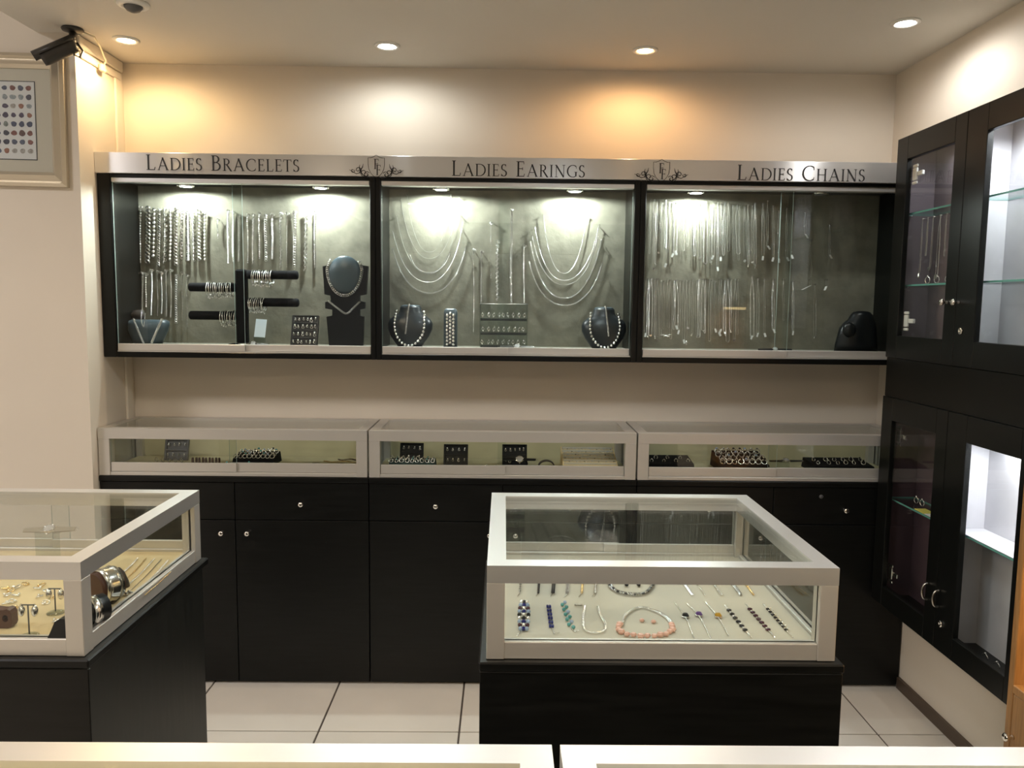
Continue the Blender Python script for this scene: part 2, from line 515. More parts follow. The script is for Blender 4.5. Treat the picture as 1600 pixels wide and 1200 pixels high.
def build_ceiling_things():
    specs = [((197, 62), WARM, 6.2, 'warm glowing downlight in the ceiling corner beside the security camera', 30),
             ((605, 71), COOL, 3.6, 'white downlight in the ceiling above the first crest', 30),
             ((1008, 78), AMB, 5, 'amber downlight in the ceiling above the second crest', 26),
             ((1415, 35), (1, .97, .93), 5.5, 'white downlight in the ceiling near the right wall', 32)]
    for (px, col, e, lab, on) in specs:
        p = atZ(ZCE, *px)
        downlight(p.x, p.y, ZCE, col, e, lab, on)
    # the rest of the shop's downlights, behind the viewer
    k = 0
    for (x, y, col, e) in ((-.95, 1.72, (1, .80, .58), 16), (.30, 1.72, (.86, .94, 1), 22), (-1.1, .15, (1, .81, .60), 32), (.8, .1, (1, .88, .74), 28), (-.9, -1.5, (1, .81, .60), 72), (.6, -1.5, (1, .86, .70), 72)):
        downlight(x, y, ZCE, col, e, ORD[k]+' shop downlight in the ceiling outside the view', 24, spot=2.7, rad=.14); k += 1
    # lamps of the higher bay and of the mall passage
    for i, (x, y, z, e, s) in enumerate(((-2.9, 1.0, 2.99, 22, .6), (-1.0, REAR-1.7, 3.19, 22, 1.6))):
        t = thing('ceiling_panel_light', (x, y, z), ('square panel light in the higher ceiling bay', 'long panel light over the mall passage')[i], 'ceiling light')
        part(MB().bbox(x-s/2-.03, x+s/2+.03, y-.33, y+.33, z-.02, z, .004), 'housing', WHITEP, t)
        part(MB().box(x-s/2, x+s/2, y-.3, y+.3, z-.024, z-.0205), 'diffuser', emitm('panel_diffuser', (1, .96, .98), 4), t)
        lampdata('panel_lamp', 'AREA', (x, y, z-.03), e, (1, .96, .98), t, shape='RECTANGLE', size=s, size_y=.6)
    # motion sensor
    p = atZ(ZCE, 208, 5)
    t = thing('motion_sensor', p, 'round white motion sensor with a dark lens on the ceiling', 'sensor')
    part(MB().lathe(p, [(.050, 0), (.050, -.006), (.044, -.011), (.032, -.012), (.030, -.006)], 32), 'base_ring', WHITEP, t, True)
    part(MB().lathe(p, [(.029, -.004), (.028, -.014), (.020, -.024), (.008, -.029), (.001, -.03)], 24), 'lens', GREYP, t, True)
    # bullet security camera on a ceiling bracket
    b = atZ(ZCE, 113, 44)
    t = thing('security_camera', b, 'dark bullet security camera on a ceiling bracket above the picture', 'camera')
    fm = MB().lathe((b.x, b.y, ZCE), [(.034, 0), (.036, -.004), (.033, -.010), (.012, -.014)], 20)
    part(fm, 'mounting_plate', CAMB, t, True)
    j = V((b.x+.004, b.y-.02, ZCE-.05))
    part(MB().tube([(b.x, b.y, ZCE-.01), (b.x+.002, b.y-.006, ZCE-.03), j], [.012, .011, .013], 12).ball(j, .017, 12, 8), 'bracket_arm', CAMB, t, True)
    a0 = j+V((.012, 0, -.010)); a1 = j+V((-.083, -.040, -.072)); ax = (a1-a0).normalized()
    Ln = (a1-a0).length
    part(MB().lathe(a0, [(.012, -.004), (.026, 0), (.028, .01), (.028, Ln-.012), (.026, Ln), (.022, Ln), (.021, Ln-.008)], 24, ax), 'housing', CAMB, t, True)
    part(MB().lathe(a0, [(.020, Ln-.010), (.016, Ln-.006), (.004, Ln-.004)], 20, ax), 'lens', mat('lens_black', (.01, .01, .012), .08), t, True)
    # sun hood: arched sheet over the top
    side = ax.cross(V((0, 0, 1))).normalized(); upv = side.cross(ax)
    hd = MB(); n = 9
    vs = []
    for e in (-.002, Ln+.018):
        for r in (.0305, .0325):
            for k2 in range(n):
                an = pi*(.08+.84*k2/(n-1)); vs.append(a0+ax*e+side*cos(an)*r+upv*sin(an)*r)
    fs = []
    for k2 in range(n-1):
        fs += [(k2, k2+1, 2*n+k2+1, 2*n+k2), (n+k2+1, n+k2, 3*n+k2, 3*n+k2+1), (k2+1, k2, n+k2, n+k2+1), (2*n+k2, 2*n+k2+1, 3*n+k2+1, 3*n+k2)]
    fs += [(0, 2*n, 3*n, n), (n-1, 2*n-1, 4*n-1, 3*n-1)]
    hd.add(vs, fs)
    part(hd, 'sun_hood', CAMB, t, True)
    lo = [j+V((.02, .0, -.005)), j+V((.035, .01, -.03)), j+V((.03, .0, -.055)), j+V((.015, -.01, -.05)), j+V((.012, -.012, -.02))]
    part(MB().tube(lo, .004, 8), 'cable_loop', CAMB, t, True)
    q = [(b.x+.02, b.y+.01, ZCE-.006), (b.x+.05, b.y+.05, ZCE-.012), (XL+.05, b.y+.13, ZCE-.02), (XL+.035, b.y+.20, ZCE-.05), (XL+.02, b.y+.215, ZCE-.066), (XL+.018, b.y+.20, ZCE-.07)]
    solo(MB().tube(q, .0035, 8), 'camera_cable', CABLE, 'cream cable running from the security camera to the wall moulding', 'cable', smooth=True)
    solo(MB().bbox(XL+.0125, XL+.026, b.y+.19, b.y+.222, ZCE-.090, ZCE-.062, .003), 'cable_clip', CABLE, 'small cream cable clip on the moulding below the camera', 'clip')


# ------------------------------------------------------------------ lettering for the sign
TH, TN = .125, .05


def arc(cx, cz, rx, rz, a0, a1, n=14):
    return [(cx+rx*cos(math.radians(a0+(a1-a0)*i/n)), cz+rz*sin(math.radians(a0+(a1-a0)*i/n))) for i in range(n+1)]


def pen(pts):
    ws = []
    for i in range(len(pts)):
        a = pts[max(0, i-1)]; b = pts[min(len(pts)-1, i+1)]
        dx, dz = b[0]-a[0], b[1]-a[1]; l = math.hypot(dx, dz) or 1
        ws.append(TN+(TH-TN)*abs(dz/l)**1.4)
    return (pts, ws)


def stem(x, z0=0, z1=1, w=TH, s0=True, s1=True):
    o = [([(x, z0), (x, z1)], w)]
    if s0: o.append(([(x-.13, z0+.02), (x+.13, z0+.02)], .04))
    if s1: o.append(([(x-.13, z1-.02), (x+.13, z1-.02)], .04))
    return o


GLY = {
    'L': (.60, stem(.14)+[([(.14, .022), (.54, .022)], TN), ([(.53, 0), (.58, .20)], .045)]),
    'A': (.92, [([(.10, 0), (.45, 1)], TN+.015), ([(.43, 1.02), (.82, 0)], TH+.01), ([(.21, .35), (.69, .35)], TN), ([(0, .02), (.21, .02)], .04), ([(.69, .02), (.95, .02)], .04)]),
    'D': (.86, stem(.14)+[pen([(.14, .975)]+arc(.36, .5, .46, .475, 90, -90)+[(.14, .025)])]),
    'I': (.30, stem(.14)),
    'E': (.58, stem(.14)+[([(.14, .975), (.50, .975)], TN), ([(.49, 1.0), (.52, .82)], .04), ([(.14, .52), (.43, .52)], TN), ([(.43, .61), (.43, .43)], .04), ([(.14, .025), (.52, .025)], TN), ([(.51, 0), (.56, .19)], .045)]),
    'F': (.54, stem(.14)+[([(.14, .975), (.50, .975)], TN), ([(.49, 1.0), (.52, .82)], .04), ([(.14, .52), (.43, .52)], TN), ([(.43, .61), (.43, .43)], .04)]),
    'S': (.54, [pen(arc(.27, .745, .185, .235, 40, 255, 14)[:-1]+[(.27, .52), (.36, .45)]+arc(.26, .255, .205, .235, 45, -150, 14)), ([(.42, .98), (.43, .80)], .04), ([(.06, .02), (.055, .22)], .04)]),
    'B': (.64, stem(.14)+[pen([(.14, .975)]+arc(.28, .755, .22, .22, 90, -90, 10)+[(.14, .535)]), pen([(.20, .535)]+arc(.30, .28, .28, .255, 90, -90, 10)+[(.14, .025)])]),
    'R': (.74, stem(.14)+[pen([(.14, .975)]+arc(.28, .745, .23, .23, 90, -90, 10)+[(.14, .515)]), ([(.32, .52), (.66, .01), (.76, -.03)], [TH, TH, .04])]),
    'C': (.84, [pen(arc(.50, .5, .44, .485, 52, 308, 22)), ([(.77, .92), (.785, .72)], .045), ([(.77, .08), (.795, .24)], .04)]),
    'T': (.66, stem(.33, 0, .97, TH, True, False)+[([(.02, .96), (.64, .96)], TN), ([(.03, .99), (.0, .79)], .045), ([(.63, .99), (.66, .79)], .045)]),
    'N': (.88, stem(.12, 0, 1, .055, True, False)+[([(.0, .98), (.14, .98)], .04), ([(.10, 1.0), (.74, .0)], TH), ([(.75, 0), (.75, 1)], .055), ([(.63, .98), (.87, .98)], .04)]),
    'G': (.86, [pen(arc(.50, .5, .44, .485, 52, 300, 22)), ([(.77, .92), (.785, .72)], .045), ([(.76, .08), (.76, .44)], TH), ([(.63, .43), (.88, .43)], .04)]),
    'H': (.88, stem(.14)+stem(.72)+[([(.14, .52), (.72, .52)], TN)]),
}


def sign_text(txt, pl, pr, sgn, yf):
    """small-caps line between photograph pixels pl and pr (baseline ends) on the sign face"""
    a = atY(yf, *pl); b = atY(yf, *pr)
    adv = 0; seq = []
    for wi, wd in enumerate(txt.split()):
        if wi: adv += .50
        for i, ch in enumerate(wd):
            s = 1.0 if i == 0 else .80
            seq.append((ch, adv, s)); adv += (GLY[ch][0]+.13)*s
    tot = adv-.13*.8
    cap = .0565; sx = (b.x-a.x)/tot
    z = (a.z+b.z)/2
    for ch, ad, s in seq:
        mb = MB()
        for pts, wd in GLY[ch][1]:
            P = [(a.x+(ad+p[0]*s)*sx, z+p[1]*s*cap) for p in pts]
            ws = [q*s*cap*.92 for q in wd] if isinstance(wd, list) else wd*s*cap*.92
            mb.ribbon(P, ws, yf-.0012, yf-.0002)
        part(mb, 'letter', INKE, sgn)


def emblem(cx, cz, sgn, yf):
    y0, y1 = yf-.0012, yf-.0002
    u = .00258   # metres per photograph pixel on the sign
    P = lambda pts: [(cx+x*u, cz+z*u) for x, z in pts]
    top = [(-12, 13), (-8, 13), (-4, 14.5), (0, 17), (4, 14.5), (8, 13), (12, 13)]
    right = [(12, 4), (11, -3), (8, -9), (4, -13), (0, -15.5)]
    outl = top+right+[(-x, z) for x, z in right[-2::-1]]
    part(MB().ribbon(P(outl), .7*u, y0, y1, True), 'crest_shield', INKE, sgn)
    for (ox, oz) in ((-3.5, -3.0), (-.5, -11.5)):
        mb = MB()
        for pts, wd in GLY['F'][1]:
            Q = P([(ox+p[0]*13, oz+p[1]*14.5) for p in pts])
            ws = [q*14.5*u for q in wd] if isinstance(wd, list) else wd*13*u
            mb.ribbon(Q, ws, y0, y1)
        part(mb, 'crest_letter', INKE, sgn)

    def spiral(x, z, r0, r1, a0, a1, n=20):
        return [(x+(r0+(r1-r0)*i/n)*cos(math.radians(a0+(a1-a0)*i/n)), z+(r0+(r1-r0)*i/n)*sin(math.radians(a0+(a1-a0)*i/n))) for i in range(n+1)]
    for sgn2 in (1, -1):
        mb = MB()
        M = lambda pts: P([(sgn2*x, z) for x, z in pts])
        mb.ribbon(M(spiral(18, -8.5, 6.5, 1.2, 200, 620)), 1.0*u, y0, y1)
        mb.ribbon(M(spiral(14, -11, 4.5, 1.0, 150, -300)), .9*u, y0, y1)
        mb.ribbon(M(spiral(26.5, -4.5, 5.0, 1.0, 250, -170)), 1.0*u, y0, y1)
        mb.ribbon(M(spiral(34.5, -5.5, 3.2, .7, 160, 560)), .9*u, y0, y1)
        mb.ribbon(M([(4, -15), (9, -15.5), (15, -14.5), (20, -11), (23.5, -6), (25, -1), (24, 3)]), [.6*u, .9*u, 1.2*u, 1.4*u, 1.5*u, 1.1*u, .4*u], y0, y1)
        mb.ribbon(M([(19, 4.5), (20, 0), (22.5, -4), (25, -8)]), [.3*u, 1.2*u, 1.6*u, .5*u], y0, y1)
        mb.ribbon(M([(23, -5), (25.5, -9), (29.5, -10), (33, -8), (36, -6), (39.5, -4.5)]), [.4*u, .9*u, 1.0*u, .9*u, .8*u, .5*u], y0, y1)
        part(mb, 'crest_flourish', INKE, sgn)


def build_sign():
    yf = DU-.012
    t = thing('sign_board', (0, DU, ZSB), 'long brushed steel sign strip with black lettering above the wall cabinets', 'sign')
    mb = MB()
    mb.bbox(XL+.001, XR-.001, yf, DU+.012, ZSB, ZST, .001)
    o = part(mb, 'board', BRUSH, t)
    uv = o.data.uv_layers.new(name='UVMap')
    for lp in o.data.loops:
        p = o.data.vertices[lp.vertex_index].co
        uv.data[lp.index].uv = (p.z+p.y*.3, p.x)
    sign_text('LADIES BRACELETS', (229, 265.0), (468, 269.0), t, yf)
    sign_text('LADIES EARINGS', (706, 275.0), (914, 277.0), t, yf)
    sign_text('LADIES CHAINS', (1152, 281.0), (1351, 284.0), t, yf)
    for px in ((588, 261), (1033.5, 267.5)):
        c = atY(yf, *px); emblem(c.x, c.z, t, yf)


# ------------------------------------------------------------------ glass helpers
def pane(name, x0, x1, y0, y1, z0, z1, parent, m_=None, em=None):
    """sheet of glass; the two large faces clear, the edges green"""
    mb = MB().box(x0, x1, y0, y1, z0, z1)
    d = [x1-x0, y1-y0, z1-z0]; k = d.index(min(d))
    big = {0: (3, 5), 1: (2, 4), 2: (0, 1)}[k]
    mb.mi = [0 if i in big else 1 for i in range(6)]
    return part(mb, name, [m_ or GLASS, em or (GLEDGE if 'shelf' in name else EDGEP)], parent)


# ------------------------------------------------------------------ wall display cabinets
CABS = []


def puck(x, y, z, parent, e, col=(.93, 1, .97), on=True):
    t = part(MB().lathe((x, y, z), [(.030, 0), (.034, -.003), (.034, -.010), (.030, -.013), (.026, -.013), (.025, -.009)], 28), 'puck_light', CHROME, parent, True)
    part(MB().lathe((x, y, z), [(.0245, -.0085), (.023, -.0125), (.010, -.0135), (.001, -.0137)], 24), 'lens', emitm('puck_glow', (.92, 1, .97), 26) if on else GREYP, t, True)
    if on:
        lampdata('puck_lamp', 'SPOT', (x, y, z-.016), e, col, parent, spot_size=3.1, spot_blend=.22, shadow_soft_size=.012)


def build_wall_cabinets():
    X = [(XL+.001, -.4955, .0495, .0205), (-.4955, .517, .0205, .022), (.517, XR-.001, .022, .045)]
    names = ['Ladies Bracelets', 'Ladies Earings', 'Ladies Chains']
    lamps = [[(283, 3.0), (497, 3.4)], [(688, 3.6), (900, 3.2)], [(1092, 2.5), (1290, 0)]]
    for i, (x0, x1, wl, wr) in enumerate(X):
        t = thing('wall_display_cabinet', ((x0+x1)/2, DU, ZUB),
                  'black wall display cabinet with sliding glass under the words %s' % names[i], 'display cabinet', 'wall display cabinets')
        y1 = DW-.001; zt = ZSB-.0005
        part(MB().bbox(x0, x0+wl, DU, y1, ZUB, zt), 'side_panel', BLACKF, t)
        part(MB().bbox(x1-wr, x1, DU, y1, ZUB, zt), 'side_panel', BLACKF, t)
        a, b = x0+wl, x1-wr
        part(MB().bbox(a, b, DU, y1, zt-.0135, zt), 'top_panel', BLACKF, t)
        part(MB().bbox(a, b, DU, y1, ZUB, ZUB+.021), 'bottom_panel', BLACKF, t)
        part(MB().box(a, b, y1-.012, y1-.0005, ZUB+.021, zt-.0135), 'back_panel', FELT, t)
        part(MB().box(a, b, DU+.07, y1-.0125, ZUB+.0212, ZUB+.046), 'floor_lining', FELT, t)
        # tracks: a head track, and a bottom rail clamped to each pane
        zr0, zr1, zh0, zh1 = ZUB+.0215, ZUB+.052, zt-.031, zt-.0138
        part(MB().bbox(a+.002, b-.002, DU+.004, DU+.040, zh0, zh1, .0015), 'head_track', ALUB, t)
        part(MB().box(a+.002, b-.002, DU+.004, DU+.045, ZUB+.0212, ZUB+.0255), 'floor_track', ALU, t)
        mid = (a+b)/2
        mid += (-.005, -.0, .06)[i]
        ov = .035
        for k, (pa, pb, yy) in enumerate(((a+.003, mid+ov*.2, DU+.010), (mid-ov, b-.003, DU+.026))):
            pn = pane('sliding_pane', pa, pb, yy, yy+.005, zr0+.008, zh0+.004, t)
            part(MB().bbox(pa, pb, yy-.005, yy+.010, zr0+.0045, zr1, .0012), 'pane_rail', ALU, pn)
        for (lx, e) in lamps[i]:
            p = atY(3.15, lx, 292)
            puck(p.x, 3.195, zt-.014, t, e*3.3, on=e > 0)
        CABS.append(t)


# ------------------------------------------------------------------ chains and jewellery
def resample(pts, step):
    pts = [V(p) for p in pts]; out = [pts[0].copy()]; acc = 0
    for i in range(len(pts)-1):
        a, b = pts[i], pts[i+1]; l = (b-a).length; d = step-acc
        while d <= l:
            out.append(a+(b-a)*(d/l)); d += step
        acc = (acc+l) % step
    return out


def chain(mb, pts, style, r, up=(0, -1, 0)):
    """links along a path. r = half width; up = the face direction"""
    up = V(up)
    if style == 'cable':
        P = resample(pts, r*2.3)
        for i, p in enumerate(P):
            t = (P[min(i+1, len(P)-1)]-P[max(i-1, 0)]); t = t.normalized() if t.length > 0 else V((0, 0, 1))
            s = t.cross(up)
            n = up if i % 2 else s
            if n.length < 1e-4: n = t.orthogonal()
            mb.ring(p, n, r*.8, r*.34, 6, 3, 1.55, t)
    elif style == 'curb':
        P = resample(pts, r*1.45)
        for i, p in enumerate(P):
            t = (P[min(i+1, len(P)-1)]-P[max(i-1, 0)]); t = t.normalized() if t.length > 0 else V((0, 0, 1))
            s = t.cross(up).normalized()
            mb.ring(p, (up+t*.75+s*.25), r*.78, r*.34, 8, 4, 1.25, s+t*.5)
    elif style == 'bead':
        P = resample(pts, r*2.2)
        for p in P: mb.ball(p, r, 8, 5)
    elif style == 'byz':
        P = resample(pts, r*1.25)
        for i, p in enumerate(P):
            t = (P[min(i+1, len(P)-1)]-P[max(i-1, 0)]); t = t.normalized() if t.length > 0 else V((0, 0, 1))
            s = t.cross(up).normalized(); q = s*r*.42*(1 if i % 2 else -1)
            mb.ring(p+q, (s+up*.6*(1 if i % 2 else -1)), r*.7, r*.33, 7, 3, 1.2, t)
    elif style == 'rope':
        P = resample(pts, r*.55)
        for k in range(2):
            q = []
            for i, p in enumerate(P):
                t = (P[min(i+1, len(P)-1)]-P[max(i-1, 0)]).normalized(); s = t.cross(up).normalized()
                a = i*.8+k*pi
                q.append(p+(s*cos(a)+up*sin(a))*r*.5)
            mb.tube(q, r*.55, 5)
    elif style == 'flat':
        P = resample(pts, r*.9)
        for i, p in enumerate(P):
            t = (P[min(i+1, len(P)-1)]-P[max(i-1, 0)]); t = t.normalized() if t.length > 0 else V((0, 0, 1))
            s = t.cross(up).normalized()
            h = r*.40
            vs = [p+s*a*r+t*b*h+up*c*r*.30*(1 if abs(a) < .5 else .4) for a in (-1, 0, 1) for b in (-1, 1) for c in (1, -1)]
            mb.add(vs, [(0, 4, 6, 2), (4, 8, 10, 6), (1, 3, 7, 5), (5, 7, 11, 9), (0, 1, 5, 4), (4, 5, 9, 8), (2, 6, 7, 3), (6, 10, 11, 7), (0, 2, 3, 1), (8, 9, 11, 10)])
    elif style == 'figaro':
        P = resample(pts, r*2.1)
        for i, p in enumerate(P):
            t = (P[min(i+1, len(P)-1)]-P[max(i-1, 0)]); t = t.normalized() if t.length > 0 else V((0, 0, 1))
            lg = 1.9 if i % 4 == 0 else 1.2
            mb.ring(p, up, r*.75, r*.33, 8, 4, lg, t)
    return mb


def bez(ps, n=16):
    """Catmull-Rom through the points"""
    ps = [V(p) for p in ps]; P = [ps[0]*2-ps[1]]+ps+[ps[-1]*2-ps[-2]]; o = []
    for i in range(1, len(P)-2):
        for k in range(n):
            t = k/n
            o.append(.5*((2*P[i])+(P[i+1]-P[i-1])*t+(2*P[i-1]-5*P[i]+4*P[i+1]-P[i+2])*t*t+(3*P[i]-P[i-1]-3*P[i+1]+P[i+2])*t**3))
    o.append(ps[-1]); return o


YB = DW-.0135         # face of the felt
YH = YB-.016          # plane in which hanging pieces hang


def pin(mb, p):
    mb.tube([(p.x, YB+.001, p.z-.001), (p.x, p.y-.004, p.z+.001)], .0013, 6).ball((p.x, p.y-.005, p.z+.001), .0022, 6, 4)


def hang_bracelet(x, y0, y1, style, r, label, cat, group, matl=SILVER, tilt=0.):
    """a bracelet hung straight by one end from a pin"""
    a = atY(YH, x, y0); b = atY(YH, x+tilt, y1)
    mb = MB(); r *= 1.12
    n = 12; L = []
    ph = RND.uniform(0, 6)
    for i in range(n+1):
        t = i/n; L.append(a.lerp(b, t)+V((sin(ph+t*5)*.0012, .002*sin(t*pi), 0)))
    chain(mb, L, style, r)
    # clasp and jump ring at the pin, bar end at the bottom
    o = solo(mb, 'hanging_bracelet', matl, label, cat, group, True, org=a)
    cl = MB(); cl.ring(a+V((.0, -.001, .004)), (.3, -1, 0), .0042, .0012, 8, 4); cl.ring(a+V((.007, -.001, .003)), (.5, -1, .2), .0035, .0012, 8, 4)
    cl.ball(a+V((.004, -.001, -.001)), .0028, 6, 4)
    part(cl, 'clasp', matl, o, True)
    pm = MB(); pin(pm, a+V((0, 0, .007))); part(pm, 'pin', SILVERD, o, True)
    return o


LOOPS = {}


def loop_mesh(kind):
    """hanging chain, two strands from one pin, unit length 1 going down (scaled per copy)"""
    if kind in LOOPS: return LOOPS[kind]
    style, r, wd, L = {'thin': ('cable', .00115, .006, .24), 'thin2': ('cable', .0014, .009, .24), 'snake': ('rope', .0011, .006, .24), 'curb': ('curb', .0022, .008, .24), 'dbl': ('curb', .0016, .014, .24)}[kind]
    rr = random.Random(len(kind)*7+1)
    pts = [V((0, 0, 0))]
    n = 10
    for i in range(1, n+1): pts.append(V((-wd/2*min(1, i/3)+rr.uniform(-.0006, .0006), -.001, -L*i/n)))
    for k in range(1, 6):
        a = pi+pi*k/6; pts.append(V((wd/2*cos(a), -.001, -L+wd/2*sin(a))))
    for i in range(n, 0, -1): pts.append(V((wd/2*min(1, i/3)+rr.uniform(-.0006, .0006), -.0015, -L*i/n)))
    pts.append(V((0, 0, 0)))
    mb = MB(); chain(mb, pts, style, r)
    mb2 = MB(); mb2.tube([(0, .0165, -.001), (0, -.003, .001)], .0012, 6); mb2.ring((.003, -.002, -.001), (.3, -1, .1), .003, .0009, 7, 3)
    LOOPS[kind] = (mb.mesh('hanging_chain', SILVERW, True), mb2.mesh('pin', SILVERD, True), L)
    return LOOPS[kind]


PEND = {}


def pendant_mesh(k):
    if k in PEND: return PEND[k]
    mb = MB()
    if k == 'tag':
        mb.bbox(-.0042, .0042, -.001, 0, -.017, -.001, .0005); mb.ring((0, -.0005, 0), (1, 0, 0), .0016, .0005, 6, 3)
    elif k == 'drop':
        mb.loft([(0, 0, -.014, .0005, .0005), (0, 0, -.012, .0034, .0022), (0, 0, -.009, .0042, .0026), (0, 0, -.005, .0026, .002), (0, 0, -.001, .0008, .0008)], 10)
    elif k == 'cross':
        mb.bbox(-.0013, .0013, -.0015, 0, -.018, 0, .0004); mb.bbox(-.0055, .0055, -.0015, 0, -.0075, -.005, .0004)
    elif k == 'heart':
        pts = []
        for i in range(20):
            a = 2*pi*i/20; pts.append((.0052*sin(a)**3*1.1, -.006+.0048*(.81*cos(a)-.31*cos(2*a)-.12*cos(3*a)-.06*cos(4*a))))
        mb.prism(pts, -.002, 0)
    elif k == 'round':
        mb.lathe((0, 0, -.006), [(.001, -.001), (.0055, -.001), (.006, 0), (.0055, .001), (.001, .001)], 14, (0, 1, 0))
    PEND[k] = mb.mesh('pendant', SILVERW if k != 'tag' else TAGW, k in ('drop',))
    return PEND[k]


def hang_loop(x, y0, y1, kind, label, group, pend=None, lean=0.):
    me, pn, L = loop_mesh(kind)
    a = atY(YH, x, y0); b = atY(YH, x+lean, y1)
    o = link('hanging_chain', me, None, a); k = (a.z-b.z)/L
    o.scale = (1, 1, k); o.rotation_euler = (0, -math.atan2(b.x-a.x, a.z-b.z), 0)
    tag(o, label, 'chain', group)
    p = link('pin', pn, o); p.scale = (1, 1, 1/k)
    if pend:
        q = link('pendant', pendant_mesh(pend), o, (0, -.004, -L-.001)); q.scale = (1, 1, 1/k)
        q.rotation_euler = (0, RND.uniform(-.5, .5), RND.uniform(-.4, .4))
    return o


def hang_u(l, bt, r_, style, r, label, group, name='draped_necklace', matl=SILVERW, dy=0.):
    """necklace draped between two pins; l, bt, r_ are pixels of its two pins and lowest point"""
    A, B, C = (atY(YH-dy, *p) for p in (l, bt, r_))
    pts = []
    n = 28
    for i in range(n+1):
        t = -1+2*i/n
        xx = (B.x+(B.x-A.x)*t) if t < 0 else (B.x+(C.x-B.x)*t)
        top = A.z if t < 0 else C.z
        s = abs(t)**2.25*.8+.2*abs(t)**8
        pts.append(V((xx, A.y+.0, B.z+(top-B.z)*s)))
    mb = chain(MB(), pts, style, r)
    o = solo(mb, name, matl, label, 'necklace', group, True, org=A)
    pm = MB(); pin(pm, A); pin(pm, C)
    part(pm, 'pin', SILVERD, o, True)
    return o


def watch(c, L, ang, label, z=None, face=.016, strap=DKLEA, case=CHROME, tilt=.0, wd=.011):
    """wrist watch lying out flat: strap, buckle, case with lugs, dial, crown"""
    t = thing('wrist_watch', c, label, 'watch')
    sp = MB()
    for s in (1, -1):
        pts = [(s*(face*.8+(L/2-face*.8)*k/6), 0, .004+.003*sin(k/6*pi)*0) for k in range(7)]
        n = len(pts); vs = []; fs = []
        for k, p in enumerate(pts):
            w2 = wd*(1-.3*k/(n-1))
            vs += [(p[0], -w2, .001), (p[0], w2, .001), (p[0], w2, .0042), (p[0], -w2, .0042)]
        for k in range(n-1):
            a = k*4; b = a+4
            for q in range(4):
                fs.append((a+q, a+(q+1) % 4, b+(q+1) % 4, b+q) if s < 0 else (a+(q+1) % 4, a+q, b+q, b+(q+1) % 4))
        fs.append((0, 1, 2, 3)); fs.append(tuple((n-1)*4+q for q in range(4)))
        sp.add(vs, fs)
    link('strap', sp.mesh('strap', strap), t)
    cs = MB().lathe((0, 0, 0), [(face*.8, .001), (face, .002), (face, .008), (face*.9, .0105), (face*.82, .0105), (face*.8, .009)], 28)
    for sx in (1, -1):
        for sy in (1, -1): cs.bbox(sx*face*.6, sx*face*1.15, sy*wd*.95-.0015, sy*wd*.95+.0015, .002, .007, .0008)
    co = link('case', cs.mesh('case', case, True), t)
    link('dial', MB().lathe((0, 0, 0), [(face*.8, .0088), (face*.78, .0092), (.001, .0093)], 24).mesh('dial', mat('watch_dial', (.5, .5, .5), .3), True), co)
    link('crown', MB().lathe((0, -face, .005), [(.002, .001), (.002, -.004), (.001, -.0045)], 10, (0, 1, 0)).mesh('crown', case, True), co)
    link('buckle', MB().ring((L/2, 0, .0025), (0, 0, 1), wd*.8, .001, 10, 4).mesh('buckle', case, True), t)
    t.rotation_euler = (tilt, 0, ang)
    return t


def neck_bust(px, w_, h_, label, m_, zb, y, mcap_lit=None):
    """leatherette neck-and-shoulder bust; px = pixel of bottom centre"""
    c = atY(y, *px); t = thing('necklace_bust', (c.x, y, zb), label, 'bust stand')
    rx = w_/2; prof = [(0, .52), (.10, .66), (.25, .86), (.42, .99), (.55, 1.0), (.66, .92), (.74, .72), (.80, .54), (.86, .49), (.93, .48), (.97, .44)]
    secs = [(c.x, y+.010+.028*k, zb+h_*k, rx*f, .034*(.75+.35*f)*(1 if k < .7 else .95)) for k, f in prof]
    part(MB().loft(secs, 32, 2.2), 'body', m_, t, True)
    e = secs[-1]
    cap = MB().loft([(e[0], e[1], e[2], e[3], e[4]), (e[0], e[1]+.001, e[2]+h_*.02, e[3]*.93, e[4]*.92), (e[0], e[1]+.002, e[2]+h_*.035, e[3]*.7, e[4]*.7), (e[0], e[1]+.002, e[2]+h_*.04, e[3]*.2, e[4]*.2)], 28)
    part(cap, 'neck_cap', mcap_lit or m_, t, True)  # paler cap colour paints in the lamp light falling from above
    return t, secs


def bust_necklace(secs, label, style, r, top_k=8, low=.06, group=None, wide=.80, cat='necklace'):
    """string of links laid round a bust front"""
    cx = secs[0][0]; z0 = secs[0][2]; z1 = secs[top_k][2]; h = z1-z0
    zt = z1; zl = z0+h*low; pts = []
    n = 36

    def front(x, z):
        for i in range(len(secs)-1):
            if secs[i][2] <= z <= secs[i+1][2]:
                k = (z-secs[i][2])/(secs[i+1][2]-secs[i][2])
                q = [a+(b-a)*k for a, b in zip(secs[i], secs[i+1])]
                u = min(.98, abs(x-q[0])/q[3])
                return q[1]-q[4]*(1-u**2.2)**(1/2.2)
        q = secs[0]; return q[1]-q[4]
    rxm = secs[4][3]*wide
    for i in range(n+1):
        a = pi*(-.10+1.20*i/n)
        x = cx-rxm*cos(a)*(1-.10*max(0, -sin(a)))*(1-.12*max(0, sin(a))**3)
        z = zl+(zt-zl)*.62-((zt-zl)*.62)*sin(a) if sin(a) > 0 else zl+(zt-zl)*.62-(zt-zl)*1.2*sin(a)
        pts.append(V((x, front(x, z)-r*1.05, z)))
    return solo(chain(MB(), pts, style, r), 'draped_necklace', SILVER, label, cat, group, True), front


